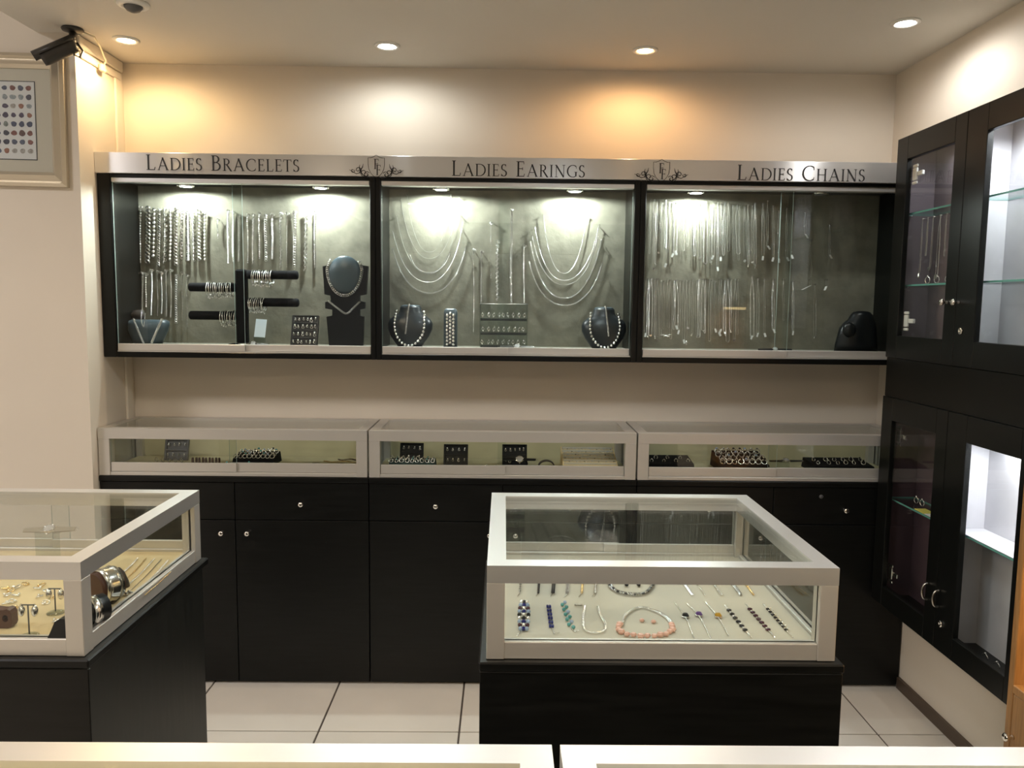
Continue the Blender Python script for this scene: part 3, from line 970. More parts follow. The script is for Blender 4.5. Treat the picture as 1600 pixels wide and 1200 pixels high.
def cabinet_one():
    Z0 = ZUB+.0465
    CB = 'in the Bracelets cabinet'
    # bold bracelets at top left
    bold = [(209, 'bead', .0058), (219, 'bead', .0042), (231, 'curb', .0095), (240, 'bead', .0068), (248, 'curb', .0060), (257, 'byz', .0072), (266, 'bead', .0060),
            (275, 'curb', .0080), (284, 'figaro', .0058), (293, 'flat', .0075), (302, 'byz', .0062), (311, 'curb', .0085), (320, 'bead', .0058)]
    desc = {'bead': 'ball bead', 'curb': 'curb link', 'byz': 'woven link', 'figaro': 'oval link', 'flat': 'flat mesh', 'rope': 'twisted rope', 'cable': 'fine cable'}
    for i, (x, st, r) in enumerate(bold):
        hang_bracelet(x, 324+(x-209)*.05+RND.uniform(0, 6), 408+RND.uniform(-4, 10), st, r,
                      '%s chunky silver bracelet from the left, %s, in the top left row' % (ORD[i], desc[st]), 'bracelet', 'chunky bracelets hanging at top left')
    thin = [(340, 'byz', .0035, 345, 372), (356, 'flat', .0040, 331, 412), (364, 'rope', .0036, 333, 410), (373, 'curb', .0038, 338, 408), (387, 'bead', .0032, 337, 412), (395, 'byz', .0042, 337, 414),
            (405, 'bead', .0034, 335, 405), (415, 'curb', .0058, 337, 408), (425, 'flat', .0040, 337, 405), (438, 'byz', .0046, 335, 420), (448, 'cable', .0020, 335, 417), (460, 'curb', .0062, 333, 420),
            (477, 'byz', .0068, 337, 425), (492, 'rope', .0040, 333, 420)]
    for i, (x, st, r, a, b) in enumerate(thin):
        hang_bracelet(x, a, b, st, r, '%s slim silver bracelet from the left, %s, in the top right row' % (ORD[i], desc[st]), 'bracelet', 'slim bracelets hanging at top right')
    low = [(214, 'bead', .0034, 428, 478), (222, 'curb', .0046, 428, 490), (228, 'bead', .0040, 430, 480), (236, 'flat', .0040, 424, 492), (246, 'cable', .0026, 426, 495), (252, 'flat', .0034, 428, 490), (259, 'curb', .0040, 424, 494),
           (267, 'rope', .0034, 424, 496), (275, 'curb', .0058, 432, 504), (284, 'cable', .0022, 428, 500), (292, 'cable', .0024, 432, 510)]
    for i, (x, st, r, a, b) in enumerate(low):
        hang_bracelet(x, a, b, st, r, '%s small silver bracelet from the left, %s, in the lower row' % (ORD[i], desc[st]), 'bracelet', 'bracelets in the lower row')
    # slate bust at lower left
    c = atY(3.16, 231, 538); y = 3.165
    t = thing('necklace_bust', (c.x, y, Z0), 'low slate blue bust with a flat top at the left of Bracelets cabinet', 'bust stand')
    secs = [(c.x, y, Z0, .054, .027), (c.x, y, Z0+.024, .066, .032), (c.x, y+.004, Z0+.056, .079, .036), (c.x, y+.008, Z0+.078, .083, .036), (c.x, y+.012, Z0+.090, .080, .034), (c.x, y+.014, Z0+.096, .066, .028)]
    part(MB().loft(secs, 36, 2.4), 'body', SLATEP, t, True)
    part(MB().loft([(c.x-.055, y+.035, Z0+.0962, .03, .016), (c.x-.057, y+.035, Z0+.117, .031, .017), (c.x-.05, y+.037, Z0+.132, .020, .012), (c.x-.048, y+.037, Z0+.135, .006, .004)], 20), 'ring_cone', LEATHD, t, True)

    def vneck(pl, pb, pr, yf, st, r, label, nm='draped_necklace'):
        A, B, C = atY(yf, *pl), atY(yf-.012, *pb), atY(yf, *pr)
        P = bez([A, A.lerp(B, .55)+V((-.003, -.004, 0)), B, C.lerp(B, .55)+V((.003, -.004, 0)), C], 10)
        return solo(chain(MB(), P, st, r), nm, SILVERW, label, 'necklace', None, True)
    vneck((209, 499), (231, 545), (254, 497), y-.040, 'curb', .0040, 'silver v-shaped necklace on the low slate bust')
    vneck((221, 490), (224, 510), (227, 490), y-.043, 'cable', .0022, 'short silver chain hanging at the centre of the low slate bust')
    # bracelet bar with four arms
    pc = atY(3.15, 379, 538); t = thing('bracelet_stand', (pc.x, 3.15, Z0), 'black four armed bracelet stand in the Bracelets cabinet', 'jewellery stand')
    ht = atY(3.15, 379, 421).z
    part(MB().bbox(pc.x-.0225, pc.x+.0225, 3.142, 3.172, Z0+.006, ht, .006), 'post', VELV, t)
    part(MB().bbox(pc.x-.045, pc.x+.045, 3.115, 3.195, Z0, Z0+.006, .002), 'base', VELV, t)
    arms = [((295, 372), 448.5, -1), ((296, 372), 492.5, -1), ((387, 466), 430, 1), ((387, 467), 473, 1)]
    bang = [(326, 363, 12), (347, 369, 7), (396, 425, 10), (391, 413, 8)]
    sides = ['upper left', 'lower left', 'upper right', 'lower right']
    for k, ((xa, xb), yy, s) in enumerate(arms):
        A, B = atY(3.157, xa, yy), atY(3.157, xb, yy)
        prof = [(.004, -.0), (.013, .001), (.017, .005), (.0175, .012), (.0175, (B-A).length)]
        ax = (B-A) if s < 0 else (A-B)
        part(MB().lathe(A if s < 0 else B, prof, 20, (ax.x, 0, 0)), 'arm', VELV, t, True)
        za = (A.z+B.z)/2
        n = bang[k][2]
        for i in range(n):
            xx = bang[k][0]+(bang[k][1]-bang[k][0])*i/(n-1)
            q = atY(3.157, xx, yy); R = RND.uniform(.0265, .031)
            lean = RND.uniform(-.12, .12)
            mb = MB().ring((0, 0, 0), (1, lean*.5, lean), R, .0021, 28, 5)
            o = solo(mb, 'bangle', (SILVERW, SILVER, SILVERD)[i % 3], '%s silver bangle from the left on the %s arm of bracelet stand' % (ORD[i], sides[k]), 'bangle', 'bangles on the bracelet stand', True, org=(0, 0, 0))
            o.location = (q.x, 3.157, za+.0177+.0020-R)
            ch = MB().ball((lean*-.02, -.006, -R-.004), .0035, 6, 4).ring((lean*-.02, -.004, -R), (0, 1, .3), .0022, .0007, 6, 3)
            link('charm', ch.mesh('charm', SILVERW, True), o)
    # price card, brooch, earring tray
    q = atY(3.20, 404, 537)
    t = thing('price_card', q, 'pale blue blank card leaning behind the bracelet stand', 'card')
    t.location = (q.x, 3.20, Z0)
    cm = MB().bbox(-.022, .022, -.001, .001, .03, .105, .0005); o = link('card', cm.mesh('card', CARD), t); o.rotation_euler = (-.25, .06, 0)
    cm = MB().bbox(-.02, .02, .0, .03, 0, .031, .002); link('card_foot', cm.mesh('card_foot', ACRY), t)
    p = atY(3.11, 396, 535)
    watch((p.x, 3.112, Z0+.004), .118, 0, tilt=.75, label='slim silver wrist watch lying below the bracelet stand', face=.012, strap=SILVERD, wd=.005)
    earring_board((475, 539), .100, .125, .58, 4, 6, 'leaning black earring board with four rows between bracelet stand and tall bust', 'leaning board of Bracelets cabinet', Z0, 3.16)
    # tall stepped bust
    y = 3.185
    P = lambda x, yy: (lambda v: (v.x, v.z))(atY(y, x, yy))
    pl = [(504, 416), (507, 460), (516, 462), (517, 470), (508, 472), (508, 482), (519, 484), (519, 493), (510, 495), (514, 541), (567, 541), (568, 495), (562, 493), (562, 484), (570, 482), (570, 472), (562, 470), (562, 462), (572, 460), (575, 416), (563, 414), (516, 414)]
    pts = [P(*q) for q in pl]; pts = [(a, max(b, Z0)) for a, b in pts]
    cx = P(540, 500)[0]
    t = thing('tall_bust', (cx, y, Z0), 'tall black stepped bust with a slate oval head in the Bracelets cabinet', 'bust stand')
    part(MB().prism(pts, y, y+.022), 'board', DKLEA, t)
    hc = atY(y, 539, 429)
    part(MB().ball((hc.x, y-.004, hc.z), .068, 36, 20, (1.0, .30, 1.10)), 'head_pad', SLATEP, t, True)
    part(MB().bbox(cx-.06, cx+.06, y+.0225, y+.07, Z0, Z0+.012, .003), 'foot', DKLEA, t)
    hr = hc
    Pn = []
    for i in range(31):
        a = pi*(-.16+1.32*i/30); Pn.append(V((hc.x-.070*cos(a)*(1 if sin(a) > 0 else .93), y-.008-.006*max(0, sin(a)), hc.z+.028-.112*sin(a) if sin(a) > 0 else hc.z+.028-.055*sin(a))))
    solo(chain(MB(), Pn, 'curb', .0058), 'draped_necklace', SILVER, 'chunky silver link necklace around the head of the tall bust', 'necklace', None, True)
    vneck((514, 471), (541, 490), (563, 471), y-.004, 'curb', .0036, 'slim silver v-shaped necklace low on the tall bust')


def earring_board(px, w_, h_, lean, rows, cols, label, elabel, z0, y, grp=None, matl=DKLEA, em=SILVERW, rail=True):
    """upright display board leaning back, with separate earrings pinned in rows"""
    c = atY(y, *px)
    t = thing('earring_board', (c.x, y, z0), label, 'display board')
    ca, sa = cos(lean*.55), sin(lean*.55)
    Rm = Matrix.Rotation(-lean*.55, 4, 'X')
    mb = MB().bbox(-w_/2, w_/2, 0, .006, 0, h_, .0015)
    for s in (-1, 1): mb.bbox(s*w_/2-.004, s*w_/2+.004, -.006, .006, 0, h_, .001)
    o = link('board', mb.mesh('board', matl), t); o.rotation_euler = (-lean*.55, 0, 0)
    for r in range(rows+1):
        z = h_*r/rows
        b = MB().bbox(-w_/2, w_/2, -.007, 0, max(0, z-.004), min(h_, z+.002), .001)
        k = link('ledge', b.mesh('ledge', matl), t); k.rotation_euler = (-lean*.55, 0, 0)
    e = MB().bbox(-w_/4, w_/4, .03, .034, 0, h_*.5, .001); k = link('easel', e.mesh('easel', matl), t); k.location = (0, h_*sa*.35, 0)
    em_ = MB().ball((0, 0, 0), .0045, 8, 5).ring((0, -.001, -.008), (.2, -1, 0), .0045, .0016, 10, 4).mesh('stud_earring', em, True)
    for r in range(rows):
        for q in range(cols):
            p = Rm @ V((-w_/2+w_*(q+.5)/cols+RND.uniform(-.002, .002), -.006, h_*(r+.62)/rows+RND.uniform(-.002, .002)))
            s = RND.uniform(.7, 1.15)
            k = link('stud_earring', em_, None, V((c.x, y, z0))+p); k.scale = (s, s, s); k.rotation_euler = (0, 0, RND.uniform(-1, 1))
            tag(k, '%s earring from the left, %s row from the bottom, %s' % (ORD[q], ORD[r], elabel), 'earring', grp or 'earrings on the '+label[:40])
    return t


def cabinet_two():
    Z0 = ZUB+.0465
    L = [((636, 305), (671, 394), (705, 304), 'cable', .0013, 'inner'), ((626, 311), (671, 404), (718, 310), 'cable', .0015, 'second'),
         ((641, 399), (670, 426), (703, 396), 'rope', .0016, 'short shallow'), ((614, 362), (669, 441), (722, 358), 'rope', .0017, 'third'),
         ((614, 390), (671, 458), (728, 386), 'curb', .0024, 'lowest'), ((620, 338), (670, 428), (716, 332), 'cable', .0013, 'fine middle')]
    for i, (a, b, c, st, r, nm) in enumerate(L):
        hang_u(a, b, c, st, r, '%s silver necklace draped in the left cascade under Ladies Earings' % nm, 'left cascade of necklaces', dy=.002*i)
    R = [((849, 335), (881, 427), (918, 335), 'rope', .0018, 'innermost'), ((836, 355), (881, 438), (936, 352), 'rope', .0020, 'second'), ((832, 370), (882, 445), (934, 371), 'curb', .0022, 'third'),
         ((829, 378), (881, 466), (940, 375), 'curb', .0024, 'fourth'), ((827, 410), (882, 477), (941, 411), 'figaro', .0026, 'outermost')]
    for i, (a, b, c, st, r, nm) in enumerate(R):
        hang_u(a, b, c, st, r, '%s silver necklace draped in the right cascade under Ladies Earings' % nm, 'right cascade of necklaces', dy=.002*i)
    mid = [(740, 'bead', .0022, 392, 520, 'thin beaded'), (752, 'curb', .0032, 395, 474, 'small link'), (767, 'cable', .0018, 350, 434, 'very fine'), (777, 'byz', .0062, 378, 470, 'thick woven'),
           (799, 'curb', .0040, 330, 474, 'longest link'), (819, 'rope', .0036, 386, 474, 'twisted')]
    for (x, st, r, a, b, nm) in mid:
        hang_bracelet(x, a, b, st, r, '%s silver chain hanging at the centre of the Earings cabinet' % nm, 'chain', 'chains hanging at the centre')
    for px, side in (((640, 543), 'left'), ((944, 546), 'right')):
        t, secs = neck_bust(px, .180, .166, 'dark rounded neck bust with a cap coloured as lit at the %s of Earings cabinet' % side, SLATE, Z0, 3.145, SLATEP)
        o, fr = bust_necklace(secs, 'silver ball necklace around the %s neck bust of Earings cabinet' % side, 'bead', .0066, 8, .04, None, .66)
        e = secs[-1]; s = -1 if side == 'left' else 1
        pts = [V((e[0]+s*.004, e[1]-.01, e[2]+.008)), V((e[0]+s*.004, e[1]-e[4]-.003, e[2]+.001))]
        for k in range(1, 12):
            z = e[2]-.110*k/11; pts.append(V((e[0]+s*(.004+.010*k/11), fr(e[0], z)-.004, z)))
        solo(chain(MB(), pts, 'curb', .0030), 'hanging_bracelet', SILVER, 'silver strand falling down the front of the %s neck bust' % side, 'bracelet', None, True)
    # bracelet on an upright block
    c = atY(3.15, 703.5, 543); ht = atY(3.15, 703.5, 482).z
    t = thing('bracelet_block', (c.x, 3.15, Z0), 'narrow upright slate bracelet block right of the left neck bust', 'jewellery stand')
    part(MB().loft([(c.x, 3.165, Z0, .028, .018), (c.x, 3.167, ht-.02, .027, .017), (c.x, 3.167, ht-.006, .025, .015), (c.x, 3.167, ht, .018, .010)], 28, 5), 'block', SLATEP, t, True)
    mb = MB()
    for r in range(9):
        z = Z0+.012+r*.0145
        for q in (-1, 0, 1):
            if z+(.007 if q == 0 else 0) < ht-.014: mb.ball((c.x+q*.0125, 3.1415, z+(.007 if q == 0 else 0)), .0068, 8, 6)
    solo(mb, 'beaded_bracelet', SILVER, 'three row silver beaded bracelet wrapped on the upright slate block', 'bracelet', None, True)
    # clear earring rack
    a = atY(3.14, 750, 545); b = atY(3.14, 823, 545); ht = atY(3.14, 787, 475).z
    t = thing('earring_rack', ((a.x+b.x)/2, 3.14, Z0), 'clear acrylic earring rack with three tiers in the Earings cabinet', 'jewellery rack')
    part(MB().box(a.x, b.x, 3.158, 3.161, Z0, ht), 'back_sheet', ACRY, t)
    for s in (a.x, b.x): part(MB().box(s-.0015, s+.0015, 3.120, 3.158, Z0, ht), 'side_sheet', ACRY, t)
    part(MB().tube([(a.x-.002, 3.14, ht), (b.x+.002, 3.14, ht)], .0018, 8), 'top_bar', SILVERW, t, True)
    zs = [atY(3.14, 787, q).z for q in (499, 521, 541)]
    for z in zs: part(MB().bbox(a.x+.002, b.x-.002, 3.128, 3.157, z-.006, z+.004, .001), 'tier_bar', mat('smoked_acrylic', (.05, .055, .05), .25), t)
    for r, z in enumerate(zs):
        for q in range(9):
            x = a.x+.012+(b.x-a.x-.024)*q/8+RND.uniform(-.004, .004)
            mb = MB().ball((0, 0, .012), .003, 6, 4).ring((0, -.001, .004), (.3, -1, 0), .0055, .0013, 9, 3).ball((0, 0, -.002), .0028, 6, 4, (1, 1, 1.8))
            o = solo(mb, 'drop_earring', SILVERW, '%s drop earring from the left on the %s tier of the clear rack' % (ORD[q], ('top', 'middle', 'bottom')[r]), 'earring', 'earrings on the clear rack', True, org=(0, 0, 0))
            o.location = (x, 3.1255, z+.013); o.rotation_euler = (0, RND.uniform(-.3, .3), RND.uniform(-.6, .6))
    p = atY(3.10, 808, 541)
    watch((p.x, 3.112, Z0+.0045), .135, 0, tilt=.75, label='silver wrist watch lying in front of the clear earring rack', face=.013, strap=SILVERD, wd=.006)


def cabinet_three():
    Z0 = ZUB+.0465
    kinds = ['thin', 'thin2', 'snake', 'thin', 'curb', 'thin2', 'thin', 'dbl']
    ps = [None, 'tag', None, 'heart', None, 'round', 'tag', None, 'cross', None, 'drop', 'tag']
    n = 29
    for i in range(n):
        x = 1016+(1180-1016)*i/(n-1)+RND.uniform(-1.2, 1.2)
        hang_loop(x, 312+(x-1016)*.03+RND.uniform(0, 7), 404+RND.uniform(-20, 14), kinds[i % 8], '%s silver chain from the left in the upper row under Ladies Chains' % ORD[i], 'upper row of chains', ps[(i*5) % 12], RND.uniform(-6, 2) if i < 6 else RND.uniform(-2, 2))
    up2 = [(1192, 318, 400, 'thin2', 'tag'), (1199, 314, 384, 'thin', 'tag'), (1208, 322, 402, 'thin', 'tag'), (1217, 330, 404, 'thin2', 'tag'), (1229, 326, 402, 'thin', 'tag'), (1236, 334, 398, 'thin', 'tag'), (1258, 333, 366, 'thin', 'tag'), (1267, 375, 432, 'thin', None), (1296, 352, 398, 'thin', 'tag')]
    for i, (x, a, b, k, p) in enumerate(up2):
        hang_loop(x, a, b, k, '%s sparse tagged chain from the left in the upper right of Chains cabinet' % ORD[i], 'sparse chains at upper right', p)
    n = 30
    for i in range(n):
        x = 1008+(1153-1008)*i/(n-1)+RND.uniform(-1.2, 1.2)
        b = 522+RND.uniform(-14, 10)
        hang_loop(x, 435+(x-1008)*.01+RND.uniform(0, 4), b, kinds[(i*3+1) % 8], '%s silver chain from the left in the lower row under Ladies Chains' % ORD[i], 'lower row of chains', ps[(i*7+1) % 12], RND.uniform(-2, 1))
    lo2 = [(1175, 432, 524, 'dbl', 'tag'), (1184, 436, 520, 'thin2', 'tag'), (1194, 436, 520, 'thin', 'tag'), (1208, 437, 514, 'curb', 'tag'), (1224, 437, 500, 'thin', None), (1239, 440, 517, 'snake', 'tag'), (1266, 437, 446, 'thin', 'tag'), (1273, 444, 524, 'thin2', 'drop'), (1291, 437, 447, 'thin', 'tag')]
    for i, (x, a, b, k, p) in enumerate(lo2):
        hang_loop(x, a, b, k, '%s sparse chain from the left in the lower right of Chains cabinet' % ORD[i], 'sparse chains at lower right', p)
    # small snowflake brooch and ring lying against the felt
    p = atY(YH, 1040, 524)
    mb = MB()
    for k in range(7): mb.tube([p, p+V((RND.uniform(-.028, .028), -.004, RND.uniform(-.010, .012)))], [.003, .001], 6)
    solo(mb, 'spray_brooch', SILVERW, 'sparkling silver spray brooch below the lower row of chains', 'brooch', None, True)
    p = atY(3.11, 1211, 545)
    watch((p.x, 3.112, Z0+.0045), .135, 0, tilt=.75, label='black strapped wrist watch lying in the Chains cabinet', face=.011, strap=DKLEA, wd=.006)
    # dark bust at right
    c = atY(3.17, 1336, 552); y = 3.165
    t = thing('necklace_bust', (c.x, y, Z0), 'glossy black bust in the right corner of the Chains cabinet', 'bust stand')
    x = c.x
    S0 = [(x, y, Z0, .088, .040), (x, y, Z0+.03, .085, .040), (x+.002, y+.002, Z0+.07, .078, .040), (x+.005, y+.004, Z0+.105, .074, .038), (x+.012, y+.008, Z0+.128, .064, .036), (x+.018, y+.010, Z0+.145, .051, .034), (x+.020, y+.010, Z0+.165, .043, .031), (x+.020, y+.011, Z0+.178, .034, .025), (x+.020, y+.012, Z0+.184, .015, .012)]
    secs = [(q[0], q[1], Z0+(q[2]-Z0)*.89, q[3], q[4]) for q in S0]
    part(MB().loft(secs, 36, 2.1), 'body', DKLEA, t, True)
    part(MB().ball((x-.046, y-.034, Z0+.088), .026, 18, 12, (1, .7, 1.15)), 'shoulder_pad', DKLEA, t, True)


# ------------------------------------------------------------------ aluminium framed glass cases
def mitre_bar(p0, p1, inw, w_, h_, z1):
    """horizontal frame bar between outer corners p0 p1 (x,y), mitred, inward unit normal inw"""
    (x0, y0), (x1, y1) = p0, p1
    d = V((x1-x0, y1-y0)).normalized(); n = V(inw)
    q0 = V((x0, y0))+n*w_+d*w_; q1 = V((x1, y1))+n*w_-d*w_
    return MB().prism([(x0, y0), (x1, y1), (q1.x, q1.y), (q0.x, q0.y)], z1-h_, z1, 'xy')


def glass_case(x0, x1, y0, y1, z0, z1, label, group, fw=.036, rail=.034, lining=CREAM, sliding=False, backp=None, name='counter_display_case', brail=.033, post=.034):
    t = thing(name, ((x0+x1)/2, (y0+y1)/2, z0), label, 'display case', group)
    C = [(x0, y0), (x1, y0), (x1, y1), (x0, y1)]; inn = [(0, 1), (-1, 0), (0, -1), (1, 0)]
    for k in range(4):
        part(mitre_bar(C[k], C[(k+1) % 4], inn[k], fw, rail, z1), 'top_rail', ALUB if not sliding else ALU, t)
    for (px, py) in ((x0, y0), (x1-post, y0), (x0, y1-post), (x1-post, y1-post)):
        part(MB().bbox(px, px+post, py, py+post, z0, z1-rail, .0012), 'post', ALU, t)
    bh = brail
    part(MB().bbox(x0+post, x1-post, y0+.002, y0+.024, z0, z0+bh, .0012), 'bottom_rail', ALU, t)
    part(MB().bbox(x0+post, x1-post, y1-.024, y1-.002, z0, z0+bh, .0012), 'bottom_rail', ALU, t)
    for xx in (x0+.002, x1-.024):
        part(MB().bbox(xx, xx+.022, y0+post, y1-post, z0, z0+bh, .0012), 'bottom_rail', ALU, t)
    zf = z0+(.026 if not sliding else .022)
    part(MB().box(x0+.025, x1-.025, y0+.025, y1-.025, z0, zf), 'lined_floor', lining, t)
    pane('top_pane', x0+fw-.006, x1-fw+.006, y0+fw-.006, y1-fw+.006, z1-.008, z1-.002, t)
    zt = z1-rail-.0005
    if not sliding:
        pane('front_pane', x0+post, x1-post, y0+.011, y0+.016, z0+bh, zt, t)
    else:
        mid = (x0+x1)/2
        for k, (a, b, yy) in enumerate(((x0+post+.002, mid+.01, y0+.008), (mid-.02, x1-post-.002, y0+.017))):
            pn = pane('sliding_pane', a, b, yy, yy+.004, z0+bh+.006, zt, t)
            part(MB().bbox(a, b, yy-.003, yy+.007, z0+bh+.001, z0+bh+.036, .001), 'pane_rail', ALU, pn)
    for xx in (x0+.011, x1-.016):
        pane('side_pane', xx, xx+.005, y0+post, y1-post, z0+bh, zt, t)
    if backp:
        part(MB().box(x0+post, x1-post, y1-.018, y1-.012, z0+bh, zt), 'back_lining', backp, t)
    elif not sliding:
        mid = (x0+x1)/2-.02
        for k, (a, b, yy) in enumerate(((x0+post, mid+.02, y1-.012), (mid-.02, x1-post, y1-.020))):
            pn = pane('back_pane', a, b, yy, yy+.004, z0+bh, zt, t)
            part(MB().bbox(a, b, yy-.002, yy+.006, z0+bh, z0+bh+.022, .001), 'pane_rail', ALU, pn)
    return t, zf


W = 1.034
CASE3 = []


def build_counter():
    names = ['left', 'middle', 'right']
    cuts = [XL+.002, XL+W, XL+2*W, XR-.002]
    z0 = 0
    for i in range(3):
        x0, x1 = cuts[i]+.0005, cuts[i+1]-.0005
        t = thing('base_cabinet', ((x0+x1)/2, DC, 0), 'black base cabinet with drawers and doors under the %s counter case' % names[i], 'cabinet', 'black base cabinets along the back wall')
        part(MB().bbox(x0, x1, DC+.020, DW-.001, 0, ZCT-.001, .001), 'body', BLACK, t)
        part(MB().bbox(x0, x1, DC-.004, DC+.0195, ZCT-.022, ZCT-.001, .002), 'top_edge', BLACK, t)
        h = (x0+x1)/2; g = .0015
        for k, (a, b) in enumerate(((x0, h), (h, x1))):
            d = part(MB().bbox(a+g, b-g, DC, DC+.0195, .6615, ZCT-.024, .0015), 'drawer', BLACK, t)
            xk = (a+b)/2+(.0 if i < 2 else .012)
            zk = .727-.003*i
            kn = lambda X, Z: MB().lathe((X, DC, Z), [(.007, .0), (.0065, -.003), (.004, -.008), (.004, -.012), (.009, -.016), (.0105, -.020), (.008, -.0235), (.002, -.0245)], 20, (0, 1, 0))
            part(kn(xk, zk), 'knob', CHROME, d, True)
            d = part(MB().bbox(a+g, b-g, DC, DC+.0195, .012, .6585, .0015), 'door', BLACK, t)
            part(kn(h+(-.05 if k == 0 else .05), .611), 'knob', CHROME, d, True)
        if i == 2:
            p = atY(DC, 1283, 776)
            part(MB().lathe((p.x, DC, p.z), [(.008, 0), (.008, -.003), (.002, -.0035)], 16, (0, 1, 0)), 'lock', GREYP, t, True)
    for i in range(3):
        x0, x1 = cuts[i]+.0015, cuts[i+1]-.0055
        t, zf = glass_case(x0, x1, DC, DW-.004, ZCT, ZK, '%s long low aluminium and glass case on the back counter' % names[i], 'glass cases on the back counter', .038, .040, FELTC, True, FELTC, brail=.014, post=.042)
        CASE3.append((x0, x1, zf))


def tray(px0, px1, y, d, h, label, zf, slope=.0, m_=VELV):
    a, b = atY(y, *px0), atY(y, *px1)
    t = MB()
    x0, x1 = a.x, b.x
    t.add([(x0, y, zf), (x1, y, zf), (x1, y+d, zf), (x0, y+d, zf), (x0+.004, y+.003, zf+h), (x1-.004, y+.003, zf+h), (x1-.004, y+d-.003, zf+h+slope), (x0+.004, y+d-.003, zf+h+slope)],
          [(0, 3, 2, 1), (4, 5, 6, 7), (0, 1, 5, 4), (1, 2, 6, 5), (2, 3, 7, 6), (3, 0, 4, 7)])
    o = solo(t, 'ring_tray', m_, label, 'tray', None)
    return o, x0, x1


RINGM = {}


def small_ring(p, s, label, group, stone=None, lying=False, matl=SILVERW):
    key = (matl.name, stone.name if stone else '')
    if key not in RINGM:
        mb = MB().ring((0, 0, .009), (0, 1, 0), .0085, .0016, 14, 4)
        mb2 = MB().ball((0, 0, .0185), .0042, 8, 5, (1, 1, .8))
        RINGM[key] = (mb.mesh('finger_ring', matl, True), mb2.mesh('ring_head', stone or matl, True))
    a, b = RINGM[key]
    o = link('finger_ring', a, None, p); k = link('ring_head', b, o)
    o.scale = (s, s, s); o.rotation_euler = (-.5 if not lying else -1.5, 0, RND.uniform(-.4, .4))
    return tag(o, label, 'ring', group)


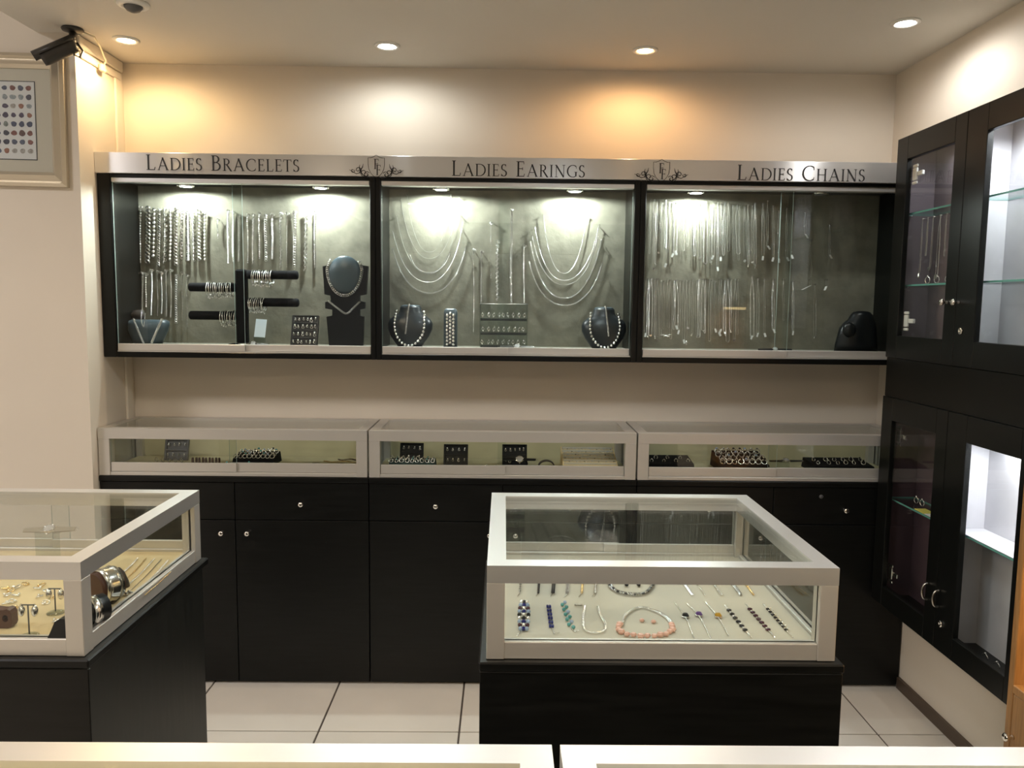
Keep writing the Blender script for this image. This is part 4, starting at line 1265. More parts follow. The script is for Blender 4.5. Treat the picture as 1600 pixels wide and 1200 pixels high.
def counter_contents():
    # ---- left case
    x0, x1, z = CASE3[0]
    earring_board((275, 716), .088, .085, .5, 2, 4, 'grey two tier display board standing in the left counter case', 'two tier grey board', z, 3.17, matl=GREYP)
    for i in range(9):
        p = atY(3.08, 298+i*5.2, 719)
        mb = MB().lathe((0, 0, .012), [(.012, -.004), (.0135, 0), (.012, .004), (.010, 0)], 14, (1, .3, 0), True)
        o = solo(mb, 'leather_cuff', LEATHB, '%s small brown leather cuff from the left in the left counter case' % ORD[i], 'cuff', 'leather cuffs in the left counter case', True, org=(0, 0, 0))
        o.location = (p.x, 3.10+.004*(i % 2), z+.0017)
    for i in range(5):
        p = atY(3.05, 232+i*10, 719)
        solo(MB().ring((p.x, 3.12, z+.011), (.6, 1, .1), .009, .0017, 12, 4), 'finger_ring', SILVERD, '%s dull ring from the left near the left end of left counter case' % ORD[i], 'ring', 'rings near the left end', True)
    o, a, b = tray((362, 722), (428, 722), 3.075, .11, .028, 'dark ring tray heaped with rings in the left counter case', z, .012)
    for r in range(3):
        for q in range(9):
            small_ring((a+.012+(b-a-.024)*q/8, 3.085+r*.034, z+.028+r*.004), RND.uniform(.75, 1.2), '%s ring from the left in the %s row of the heaped tray' % (ORD[q], ('front', 'middle', 'back')[r]), 'rings in the heaped tray', (None, ONYX, TURQ, BLUEL)[(q+r) % 4])
    for q in range(11):
        p = atY(3.03, 343+q*8.4, 720)
        small_ring((p.x, 3.035+.012*(q % 2), z), RND.uniform(.8, 1.15), '%s ring from the left before the heaped tray in left counter case' % ORD[q], 'rings before the heaped tray', (None, TURQ, None, ONYX)[q % 4])
    for i, (pa, pb) in enumerate(((478, 552), (486, 556), (500, 560), (520, 562))):
        A = atY(3.10, pa, 717); B = atY(3.10, pb, 717)
        P = [V((A.x+(B.x-A.x)*k/12, 3.07+.045*i+.012*sin(k*.9+i), z+.003)) for k in range(13)]
        solo(chain(MB(), P, 'curb', .0028, (0, 0, 1)), 'lying_chain', GOLD if i % 2 == 0 else LEATHB, '%s thin %s lying at the right of the left counter case' % (ORD[i], 'gold chain' if i % 2 == 0 else 'brown cord'), 'chain', None, True)
    # ---- middle case
    x0, x1, z = CASE3[1]
    earring_board((643, 717), .088, .080, .5, 2, 4, 'black frame board behind the ring tray in the middle counter case', 'black board behind green tray', z, 3.17)
    earring_board((712, 722), .090, .085, .5, 2, 4, 'black frame board with silver sets standing alone in middle case', 'lone black board', z, 3.12)
    o, a, b = tray((606, 724), (680, 724), 3.03, .08, .026, 'dark green ring tray at the left of the middle counter case', z, .006, mat('dark_green_velvet', (.02, .045, .042), .8))
    for r in range(2):
        for q in range(9):
            small_ring((a+.012+(b-a-.024)*q/8, 3.04+r*.034, z+.026+r*.002), RND.uniform(.7, 1.05), '%s ring from the left in the %s row of dark green tray' % (ORD[q], ('front', 'back')[r]), 'rings in the dark green tray', (None, TURQ, None)[q % 3])
    for i in range(10):
        p = atY(3.03, 722+i*7.5, 722)
        small_ring((p.x, 3.035+.014*(i % 3), z), RND.uniform(.6, .9), '%s scattered ring from the left on the floor of middle counter case' % ORD[i], 'scattered rings', lying=i % 2 == 0)
    earring_board((804, 721), .092, .085, .4, 2, 5, 'black studded board behind a watch in the middle counter case', 'board behind the watch', z, 3.13)
    p = atY(3.06, 812, 711)
    st = thing('watch_cushion', (p.x, 3.065, z), 'small black cushion under the watch in the middle counter case', 'cushion')
    part(MB().loft([(p.x, 3.075, z, .03, .022), (p.x, 3.075, z+.02, .034, .025), (p.x, 3.078, z+.032, .030, .020), (p.x, 3.08, z+.034, .015, .01)], 20, 3), 'pad', VELV, st, True)
    watch((p.x, 3.066, z+.036), .13, .0, 'round wrist watch resting on the cushion in middle counter case', face=.015, tilt=.9, wd=.006)
    p = atY(3.05, 854, 724)
    mb = MB(); n = 15; vs = []; fs = []
    for k in range(n):
        a = pi*(-.12+1.24*k/(n-1))
        for rr, yy in ((.033, -.014), (.033, .014), (.029, .014), (.029, -.014)): vs.append((p.x+rr*cos(a), 3.06+yy, z+.0115+rr*sin(a)*.78))
    for k in range(n-1):
        for q in range(4): fs.append((k*4+q, k*4+4+q, k*4+4+(q+1) % 4, k*4+(q+1) % 4))
    fs += [(3, 2, 1, 0), tuple((n-1)*4+q for q in range(4))]
    mb.add(vs, fs)
    solo(mb, 'leather_cuff', LEATHD, 'black open leather cuff beside the slanted ring pad', 'cuff', None, True)
    # slanted ring pad
    A, B = atY(3.02, 880, 727), atY(3.02, 966, 727)
    t = thing('ring_pad', ((A.x+B.x)/2, 3.02, z), 'slanted cream ring pad with many rings in the middle counter case', 'ring pad')
    h0, h1, d = .020, .070, .16
    xa, xb = A.x, B.x
    part(MB().add([(xa, 3.02, z), (xb, 3.02, z), (xb, 3.02+d, z), (xa, 3.02+d, z), (xa, 3.02, z+h0), (xb, 3.02, z+h0), (xb, 3.02+d, z+h1), (xa, 3.02+d, z+h1)],
                  [(0, 3, 2, 1), (4, 5, 6, 7), (0, 1, 5, 4), (1, 2, 6, 5), (2, 3, 7, 6), (3, 0, 4, 7)]), 'wedge', mat('ring_pad_cream', (.72, .58, .33), .8), t)
    for r in range(6):
        y = 3.034+r*.025; zz = z+h0+(h1-h0)*(y-3.02)/d
        part(MB().bbox(xa+.004, xb-.004, y, y+.015, zz-.002, zz+.008, .003), 'foam_roll', mat('ring_foam', (.52, .49, .40), .9), t)
        if r < 5:
            for q in range(14):
                small_ring((xa+.012+(xb-xa-.024)*q/13, y+.020, zz+.001), RND.uniform(.45, .62), '%s tiny ring from the left, %s row of the slanted cream pad' % (ORD[q], ORD[r]), 'rings in the slanted cream pad', (None, ONYX, None, BLUEL)[(q+r) % 4])
    # ---- right case
    x0, x1, z = CASE3[2]
    o, a, b = tray((1012, 731), (1086, 731), 3.04, .12, .030, 'sloping black tray at the left of the right counter case', z, .014)
    for i in range(7): small_ring((a+.02+i*(b-a-.04)/6, 3.07+.04*(i % 2), z+.031+.005*(i % 2)), RND.uniform(.6, .85), '%s ring from the left on the sloping tray in right counter case' % ORD[i], 'rings on the sloping tray')
    for i in range(4):
        p = atY(3.03, 1104+i*5, 731); small_ring((p.x, 3.03+.01*(i % 2), z), .7, '%s small ring from the left between the two trays of right counter case' % ORD[i], 'rings between the trays', lying=True)
    o, a, b = tray((1126, 731), (1204, 731), 3.03, .16, .030, 'crowded black ring tray in the middle of right counter case', z, .030)
    for r in range(4):
        for q in range(8):
            y = 3.042+r*.037
            s = 1.25
            small_ring((a+.014+(b-a-.028)*(q+.25*(r % 2))/7.3, y, z+.029+.030*(r*.037+.012)/.16), s, '%s bold ring from the left, %s row from the front, in the crowded tray' % (ORD[q], ORD[r]), 'rings in the crowded tray', (None, ONYX, None, BLUEL, ONYX)[(q*2+r) % 5], matl=SILVER)
    p = atY(3.08, 1228, 716)
    st = thing('watch_pillow', (p.x, 3.10, z), 'small clear block under the watch in the right counter case', 'stand')
    part(MB().box(p.x-.02, p.x+.02, 3.09, 3.13, z, z+.030), 'block', ACRY, st)
    watch((p.x+.01, 3.108, z+.031), .135, .05, 'wrist watch with dark strap on a clear block in right counter case', face=.014, wd=.006, tilt=.3)
    p = atY(3.04, 1226, 728); small_ring((p.x, 3.04, z), .95, 'gold ring below the watch in the right counter case', None, AMBER, matl=GOLD)
    solo(MB().ring((atY(3.05, 1252, 728).x, 3.06, z+.0022), (0, 0, 1), .022, .0022, 24, 5), 'bangle', SILVERD, 'plain bangle lying flat beside the last tray of right counter case', 'bangle', None, True)
    o, a, b = tray((1273, 731), (1368, 731), 3.03, .14, .028, 'wide black tray at the right end of the right counter case', z, .010)
    for i in range(12): small_ring((a+.03+(i % 6)*(b-a-.06)/5+RND.uniform(-.008, .008), 3.06+.045*(i//6), z+.030+.004*(i//6)), RND.uniform(.7, 1.0), '%s ring from the left in the %s row of the wide end tray' % (ORD[i % 6], ('front', 'back')[i//6]), 'rings on the wide tray', (None, None, ONYX)[i % 3])


# ------------------------------------------------------------------ island cases
CX0, CX1, CY0, CY1, LX1 = -.0272, .6363, 1.4304, 2.004, -.7836
LX0 = LX1-(CX1-CX0)
FY1, GX0, GX1 = .8294, .0579, .0671


def pedestal(x0, x1, y0, y1, label):
    t = thing('pedestal_counter', ((x0+x1)/2, (y0+y1)/2, 0), label, 'pedestal', 'black pedestals')
    e = .014; zt = ZCT-.0005
    part(MB().bbox(x0-e+.012, x1+e-.012, y0-e+.012, y1+e-.012, 0, zt-.018, .002), 'carcass', BLACKV, t)
    part(MB().bbox(x0-e, x1+e, y0-e, y1+e, zt-.0178, zt, .003), 'top_board', BLACK, t)
    part(MB().bbox(x0-e+.002, x1+e-.002, y0-e+.003, y0-e+.0115, .03, zt-.019, .0015), 'front_panel', BLACK, t)


def lying(name, pts_px, z, style, r, label, matl=SILVERW, cat='bracelet', group=None, n=12, straight=False):
    P = [atZ(z+r*1.1, *p) for p in pts_px]
    if not straight and len(P) > 2: P = bez(P, n)
    return solo(chain(MB(), P, style, r, (0, 0, 1)), name, matl, label, cat, group, True)


def stones(o, pts, r, matl, nm='stone', sc=(1, 1, .7)):
    for p in pts:
        part(MB().ball(p, r, 10, 6, sc), nm, matl, o, True)


def along(pts, n):
    P = resample([V(p) for p in pts], sum((V(pts[i+1])-V(pts[i])).length for i in range(len(pts)-1))/(n-.999))
    return P[:n]


def build_islands():
    pedestal(CX0, CX1, CY0, CY1, 'black pedestal under the right island display case')
    pedestal(LX0, LX1, CY0, CY1, 'black pedestal under the left island display case')
    t, zf = glass_case(CX0, CX1, CY0, CY1, ZCT, ZK, 'island glass case with aluminium frame showing coloured gem bracelets', 'island display cases', lining=CREAM, name='island_display_case')
    t2, zf2 = glass_case(LX0, LX1, CY0, CY1, ZCT, ZK, 'island glass case at the left edge lined in sand cloth', 'island display cases', lining=GOLDCREAM, name='island_display_case')
    right_contents(zf+.0003)
    left_contents(zf2+.0003)


def right_contents(z):
    Z = lambda x, y, h=0: atZ(z+h, x, y)
    # wide blue beaded bracelet
    A, B = Z(819, 944), Z(818, 986)
    d = (B-A); L = d.length; d.normalize(); s = V((0, 0, 1)).cross(d)
    t = thing('beaded_bracelet', (A+B)/2, 'wide bracelet of white, blue and dark beads at the front left of island case', 'bracelet')
    rows = 9; seq = [ONYX, SILVERW, BLUEG, BLUEL, SILVERW, GARNET, BLUEG, BLUEL, SILVERW, ONYX]
    for r in range(rows):
        k = r/(rows-1); wd = .0045+.0085*sin(pi*min(1, max(0, .15+.7*k)))
        for q in (-1, 0, 1):
            part(MB().ball(A+d*L*k+s*q*wd*.72+V((0, 0, .0048)), .0046, 8, 5), 'bead', seq[(r*2+abs(q)) % 10], t, True)
    part(chain(MB(), [B+V((0, 0, .002)), B+d*.008+s*-.004+V((0, 0, .002)), Z(808, 993, .002)], 'cable', .0018, (0, 0, 1)), 'clasp_chain', SILVER, t, True)
    # square sapphire links
    A, B = Z(857, 947), Z(862, 984); d = (B-A); L = d.length; d.normalize(); s = V((0, 0, 1)).cross(d)
    t = thing('stone_bracelet', (A+B)/2, 'dark blue square stone bracelet in the island case front row', 'bracelet')
    for r in range(6):
        c = A+d*L*(r+.5)/6
        for q in (-1, 1):
            p = c+s*q*.0026
            part(MB().bbox(p.x-.0024, p.x+.0024, p.y-.004, p.y+.004, z+.0008, z+.006, .001), 'stone', BLUEG, t)
    part(chain(MB(), [B+V((0, 0, .002)), Z(866, 990, .002), Z(875, 988, .002)], 'cable', .0016, (0, 0, 1)), 'clasp_chain', SILVER, t, True)
    # turquoise chips
    A, B = Z(880, 944), Z(893, 983)
    t = thing('stone_bracelet', (A+B)/2, 'turquoise chip bracelet in the island case front row', 'bracelet')
    rr = random.Random(3)
    for k in range(11):
        p = A.lerp(B, k/10)+V(((-.0035 if k % 2 else .0035), 0, .0042))
        part(MB().ball(p, .0044, 7, 5, (1, rr.uniform(.7, 1), .9)), 'chip', TURQ if k % 4 else BLUEL, t, True)
    part(chain(MB(), [B+V((0, 0, .002)), Z(898, 987, .002), Z(904, 985, .002)], 'cable', .0016, (0, 0, 1)), 'clasp_chain', SILVER, t, True)
    o = lying('link_bracelet', [(914, 946), (911, 965), (913, 982), (925, 988), (942, 986), (946, 976), (938, 960), (933, 946)], z, 'figaro', .0027, 'silver oval link bracelet laid in a loop beside turquoise bracelet')
    part(MB().ring(Z(904, 945, .003), (0, .5, 1), .005, .0016, 14, 4, 1.6, (1, 0, 0)), 'clasp', SILVERD, o, True)
    # rose quartz necklace
    o = lying('gem_necklace', [(972, 976), (977, 962), (988, 953), (1000, 949), (1014, 951), (1030, 957), (1044, 967), (1049, 976)], z, 'curb', .0030, 'rose quartz nugget necklace with white links in the island case', cat='necklace')
    P = bez([Z(*p, .005) for p in ((969, 977), (967, 986), (978, 992), (994, 995), (1010, 996), (1028, 995), (1043, 992), (1052, 985), (1050, 977))], 6)
    for k, p in enumerate(along(P, 15)):
        part(MB().ball(p+V((0, .006+.003*(k % 2), 0)), .0068+.0012*(k % 3 == 0), 5, 4, (1, .85, .75)), 'nugget', PINK, o, False)
    for i, px in enumerate(((1003, 969), (1021, 971))):
        p = Z(*px, .004)
        e = solo(MB().ball(p, .0048, 8, 6, (1.1, .9, .8)), 'stud_earring', PINK, '%s pink stone earring inside the rose quartz necklace' % ('left', 'right')[i], 'earring', None, True)
        part(MB().ring(p+V((.006, 0, -.002)), (0, 0, 1), .0022, .0007, 8, 3), 'post', SILVER, e, True)
    # three single stone bracelets
    for (a, b, c, m_, nm) in (((1054, 941), (1071, 965), (1084, 998), ONYX, 'black'), ((1073, 943), (1092, 963), (1110, 997), PURP, 'purple'), ((1102, 941), (1122, 965), (1138, 993), AMBER, 'amber')):
        o = lying('stone_bracelet', [a, b, c], z, 'rope', .0013, 'fine silver bracelet with one square %s stone in the island case' % nm, SILVER)
        p = Z(*b, 0)
        st = part(MB().loft([(p.x, p.y, z+.0012, .0062, .0062), (p.x, p.y, z+.006, .0066, .0066), (p.x, p.y, z+.009, .0045, .0045)], 16, 4), 'stone', m_, o)
        part(MB().ring((p.x, p.y, z+.0035), (0, 0, 1), .0075, .0012, 16, 4), 'bezel', SILVER, o, True)
    # dark oval gem bracelets at right
    for (a, c, m_, nm, n) in (((1133, 946), (1174, 996), ONYX, 'black oval gem', 6), ((1165, 944), (1211, 996), GARNET, 'garnet oval gem', 7), ((1193, 944), (1239, 996), ONYX, 'black and white gem', 8)):
        o = lying('gem_bracelet', [a, c], z, 'figaro', .0018, 'diagonal %s bracelet at the right of the island case' % nm, SILVERW)
        A, C = Z(*a, .003), Z(*c, .003)
        for k in range(n):
            p = A.lerp(C, .16+.62*k/(n-1))
            part(MB().ball(p, .0050 if 'white' not in nm else .0038, 10, 6, (1.15, .8, .6)), 'stone', m_, o, True)
            if 'white' in nm: part(MB().ball(p+V((.005, .002, 0)), .0030, 8, 5), 'white_stone', SILVERW, o, True)
    # second row, partly behind the front rail
    row2 = [(812, 'cable', .0030, SILVERD, 'white and silver stick'), (841, 'bead', .0030, ONYX, 'black bead'), (864, 'flat', .0042, ONYX, 'flat black bar'), (886, 'curb', .0034, SILVERD, 'dark silver link'), (909, 'bead', .0030, GOLD, 'gold bead'), (930, 'bead', .0036, SILVERD, 'grey bead')]
    for (x, st, r, m_, nm) in row2:
        o = lying('link_bracelet', [(x+4, 878), (x, 926)], z, st, r, '%s bracelet in the second row of the island case' % nm, m_, group=None)
        part(chain(MB(), [Z(x, 927, .002), Z(x-4, 932, .002)], 'cable', .0018, (0, 0, 1)), 'clasp', SILVER, o, True)
    o = lying('gem_necklace', [(972, 884), (955, 898), (953, 914), (966, 924), (988, 928), (1008, 926), (1020, 914), (1019, 898), (1004, 884)], z, 'curb', .0040, 'black and silver necklace loop in the second row of island case', SILVERD, 'necklace')
    P = bez([Z(*p, .006) for p in ((953, 914), (966, 924), (988, 928), (1008, 926), (1020, 914))], 6)
    stones(o, along(P, 9), .0036, ONYX)
    for i, px in enumerate(((979, 914), (998, 914))):
        p = Z(*px, .004); e = solo(MB().ball(p, .005, 8, 6, (1, 1.2, .6)), 'stud_earring', ONYX, '%s black earring inside the black necklace loop' % ('left', 'right')[i], 'earring', None, True)
        part(MB().ball(p+V((0, .006, 0)), .003, 8, 5), 'stud', SILVER, e, True)
    for i, (x, st, r, m_, nm) in enumerate(((1072, 'curb', .0026, SILVER, 'slim silver link'), (1092, 'cable', .0022, SILVER, 'fine silver cable'), (1118, 'figaro', .0030, SILVERW, 'white oval link'), (1148, 'curb', .0032, SILVERD, 'dark silver curb'), (1168, 'bead', .0026, GOLD, 'gold bead'))):
        lying('link_bracelet', [(x-24, 884), (x+10, 930)], z, st, r, 'diagonal %s bracelet in the second row of the island case' % nm, m_)


def left_contents(z):
    Z = lambda x, y, h=0: atZ(z+h, x, y)

    def tstand(px, h, label, el):
        p = Z(*px); t = thing('earring_stand', p, label, 'jewellery stand')
        part(MB().lathe(p, [(.017, 0), (.017, .002), (.012, .004), (.003, .006)], 20), 'base', ACRY, t, True)
        part(MB().tube([p+V((0, 0, .004)), p+V((0, 0, h))], .0014, 8), 'post', GREYP, t, True)
        part(MB().tube([p+V((-.012, 0, h)), p+V((.012, 0, h))], .0014, 8), 'cross_bar', GREYP, t, True)
        for s in (-1, 1):
            e = solo(MB().ball(p+V((s*.0125, 0, h-.012)), .0085, 14, 9, (.75, .75, 1.3)), 'drop_earring', SILVER, '%s silver drop earring on the %s' % ('left' if s < 0 else 'right', el), 'earring', None, True)
            part(MB().ring(p+V((s*.0125, 0, h-.0005)), (0, 1, 0), .0022, .0006, 8, 3), 'hook', SILVER, e, True)
    tstand((46, 994), .062, 'thin T-shaped earring stand at the front of the left island case', 'front earring stand')
    tstand((87, 958), .052, 'second thin earring stand behind the front one in left island case', 'rear earring stand')
    # leather block with a round hole (built as a ring-shaped prism)
    p = Z(4, 982)
    t = thing('leather_ring_holder', p, 'brown leather block with a round hole at the left edge', 'jewellery stand')
    out = [(-.022, 0), (.014, 0), (.019, .006), (.018, .034), (.012, .040), (.004, .037), (-.006, .037), (-.014, .040), (-.022, .036)]
    mb = MB(); n = 18
    hole = [(.006+.006*cos(2*pi*k/n), .020+.007*sin(2*pi*k/n)) for k in range(n)]
    ob = []
    for k in range(n):
        dx, dz = cos(2*pi*k/n), sin(2*pi*k/n); best = None
        for i in range(len(out)):
            (ax, az), (bx, bz) = out[i], out[(i+1) % len(out)]
            den = dx*(bz-az)-dz*(bx-ax)
            if abs(den) < 1e-9: continue
            tt = ((ax-.006)*(bz-az)-(az-.020)*(bx-ax))/den; uu = ((ax-.006)*dz-(az-.020)*dx)/den
            if tt > 0 and -1e-6 <= uu <= 1+1e-6 and (best is None or tt < best): best = tt
        ob.append((.006+dx*best, .020+dz*best))
    vs = [];
    for yy in (0, .02):
        vs += [(p.x+a, p.y+yy, p.z+b) for a, b in ob]+[(p.x+a, p.y+yy, p.z+b) for a, b in hole]
    fs = []
    for k in range(n):
        j = (k+1) % n
        fs += [(k, j, n+j, n+k), (2*n+k, 3*n+k, 3*n+j, 2*n+j), (k, 2*n+k, 2*n+j, j), (n+k, n+j, 3*n+j, 3*n+k)]
    mb.add(vs, fs)
    part(mb, 'block', LEATHB, t)
    part(MB().box(p.x-.004, p.x+.016, p.y+.016, p.y+.0185, p.z+.012, p.z+.03), 'backing', LEATHD, t)
    # dark teardrop shaped ring stand
    p = Z(92, 1002)
    t = thing('ring_cone', p, 'dark teardrop leather stand beside the front corner post', 'jewellery stand')
    pts = [(-.019, 0), (-.021, .006), (-.014, .020), (-.006, .038), (.004, .044), (.016, .044), (.016, 0)]
    part(MB().prism([(p.x+a, p.z+b) for a, b in pts], p.y-.001, p.y+.024), 'cone', DKLEA, t)
    # big silver cuff on a brown leather roll
    c = Z(163, 946, 0); R = .034
    ax = V((.62, 1, 0)).normalized()
    cc = V((c.x-.006, c.y+.012, z+R+.004))
    t = thing('bracelet_roll', (cc.x, cc.y, z), 'dark brown leather bracelet roll lying in the left island case', 'jewellery stand')
    part(MB().lathe(cc, [(R*.2, -.020), (R-.004, -.020), (R-.001, -.018), (R-.001, .030), (R-.004, .032), (R*.2, .032)], 40, ax), 'roll', LEATHB, t, False)
    part(MB().bbox(cc.x-.012, cc.x+.022, cc.y-.006, cc.y+.022, z, z+.006, .001), 'cradle', LEATHD, t)
    o = solo(MB().lathe(cc, [(R+.0002, -.012), (R+.0025, -.013), (R+.0035, 0), (R+.0035, .014), (R+.0025, .026), (R+.0002, .025)], 48, ax, True), 'wide_cuff', SILVER, 'wide polished silver cuff around the brown leather roll', 'cuff', None, True)
    part(MB().ring(cc+ax*-.006, ax, R+.0035, .0016, 48, 5), 'rim', SILVERD, o, True); part(MB().ring(cc+ax*.019, ax, R+.0035, .0016, 48, 5), 'rim', SILVERD, o, True)
    c2 = Z(147, 978, 0); c2c = V((c2.x-.006, c2.y+.004, z+.030))
    t = thing('bracelet_roll', (c2c.x, c2c.y, z), 'smaller dark roll with silver band behind the corner post', 'jewellery stand')
    part(MB().lathe(c2c, [(.006, -.03), (.025, -.03), (.027, -.028), (.027, .026), (.02, .028)], 32, ax), 'roll', DKLEA, t, True)
    part(MB().lathe(c2c, [(.0272, -.008), (.0295, -.008), (.0295, .008), (.0272, .008)], 36, ax, True), 'band', SILVER, t, True)
    p = Z(187, 917)
    t = thing('ring_cone', p, 'small dark cone behind the wide silver cuff', 'jewellery stand')
    part(MB().lathe(p, [(.021, 0), (.019, .012), (.011, .034), (.003, .044), (.0006, .046)], 24), 'cone', LEATHD, t, True)
    p = Z(199, 930)
    o = thing('flower_ring', p, 'silver flower cluster ring beside the wide cuff', 'ring')
    part(MB().ring(p+V((0, 0, .0022)), (0, 0, 1), .010, .0018, 16, 4), 'band', SILVERD, o, True)
    for k in range(5): part(MB().ball(p+V((.010*cos(k*1.26), -.004+.006*sin(k*1.26), .007)), .0042, 8, 5), 'petal', SILVERD, o, True)
    # chains laid in rows to the right of the cuff
    rows = [((228, 872), (196, 906), GOLD, 'rope', .0014), ((241, 873), (199, 915), SILVERW, 'figaro', .0022), ((252, 874), (205, 922), SILVERD, 'cable', .0016), ((262, 876), (211, 929), SILVERW, 'curb', .0022), ((272, 877), (218, 930), SILVERD, 'cable', .0016), ((281, 879), (226, 930), GOLD, 'rope', .0014), ((215, 872), (190, 896), SILVERW, 'curb', .0020)]
    rows = sorted(rows, key=lambda q: q[0][0])
    for i, (a, b, m_, st, r) in enumerate(rows):
        lying('lying_chain', [a, ((a[0]+b[0])/2+1.5, (a[1]+b[1])/2), b], z, st, r, '%s chain from the cuff laid straight on the sand cloth' % ORD[i], m_, 'chain', 'chains laid in a row beside the cuff')
    for i, (x, y) in enumerate(sorted(((7, 921), (17, 924), (27, 919), (12, 931), (24, 932), (66, 916), (73, 925), (58, 921), (62, 934), (20, 941), (9, 945), (72, 943), (30, 958), (25, 952), (88, 972), (80, 936), (40, 914)))):
        p = Z(x, y)
        mb = MB().ring((0, 0, .0022), (.2, .3, 1), .007, .0016, 12, 4).ball((.006, .004, .003), .003, 7, 5)
        o = solo(mb, 'hoop_earring', (GOLD, SILVERW, SILVER)[i % 3], '%s strewn hoop earring counted from the left on the sand cloth' % ORD[i], 'earring', 'strewn hoop earrings', True, org=(0, 0, 0))
        o.location = (p.x, p.y, z+.0008); o.rotation_euler = (0, 0, i*1.3)
    # watch on a clear riser near the back
    q = atY(1.93, 78, 822)
    t = thing('clear_riser', (q.x, 1.93, z), 'clear acrylic riser under the watch in the left island case', 'stand')
    part(MB().box(q.x-.03, q.x+.03, 1.915, 1.918, z, q.z-.014), 'front_sheet', ACRY, t)
    part(MB().box(q.x-.03, q.x+.03, 1.915, 1.950, q.z-.014, q.z-.011), 'top_sheet', ACRY, t)
    watch((q.x, 1.928, q.z-.0105), .12, .12, 'strap watch on a clear riser at the back of left island case', face=.014, strap=mat('taupe_strap', (.30, .27, .20), .6), wd=.009, tilt=.5)


def build_foreground():
    y0 = FY1-.56
    for (x0, x1, nm) in ((GX0-1.02, GX0, 'left'), (GX1, GX1+1.10, 'right')):
        t, zf = glass_case(x0, x1, y0, FY1, ZCT, ZK, 'aluminium framed glass case along the bottom edge, %s of the gap' % nm, 'nearest glass cases', lining=GOLDCREAM if nm == 'left' else CREAM, name='near_display_case')
        t = thing('pedestal_counter', ((x0+x1)/2, (y0+FY1)/2, 0), 'black pedestal under the nearest %s glass case' % nm, 'pedestal', 'black pedestals')
        part(MB().bbox(x0, x1, y0+.004, FY1-.006, 0, ZCT-.0185, .002), 'carcass', BLACKV, t)
        part(MB().bbox(x0, x1, y0-.004, FY1+.000, ZCT-.018, ZCT-.0005, .003), 'top_board', BLACK, t)


# ------------------------------------------------------------------ cabinets on the right wall
XC = 1.4427


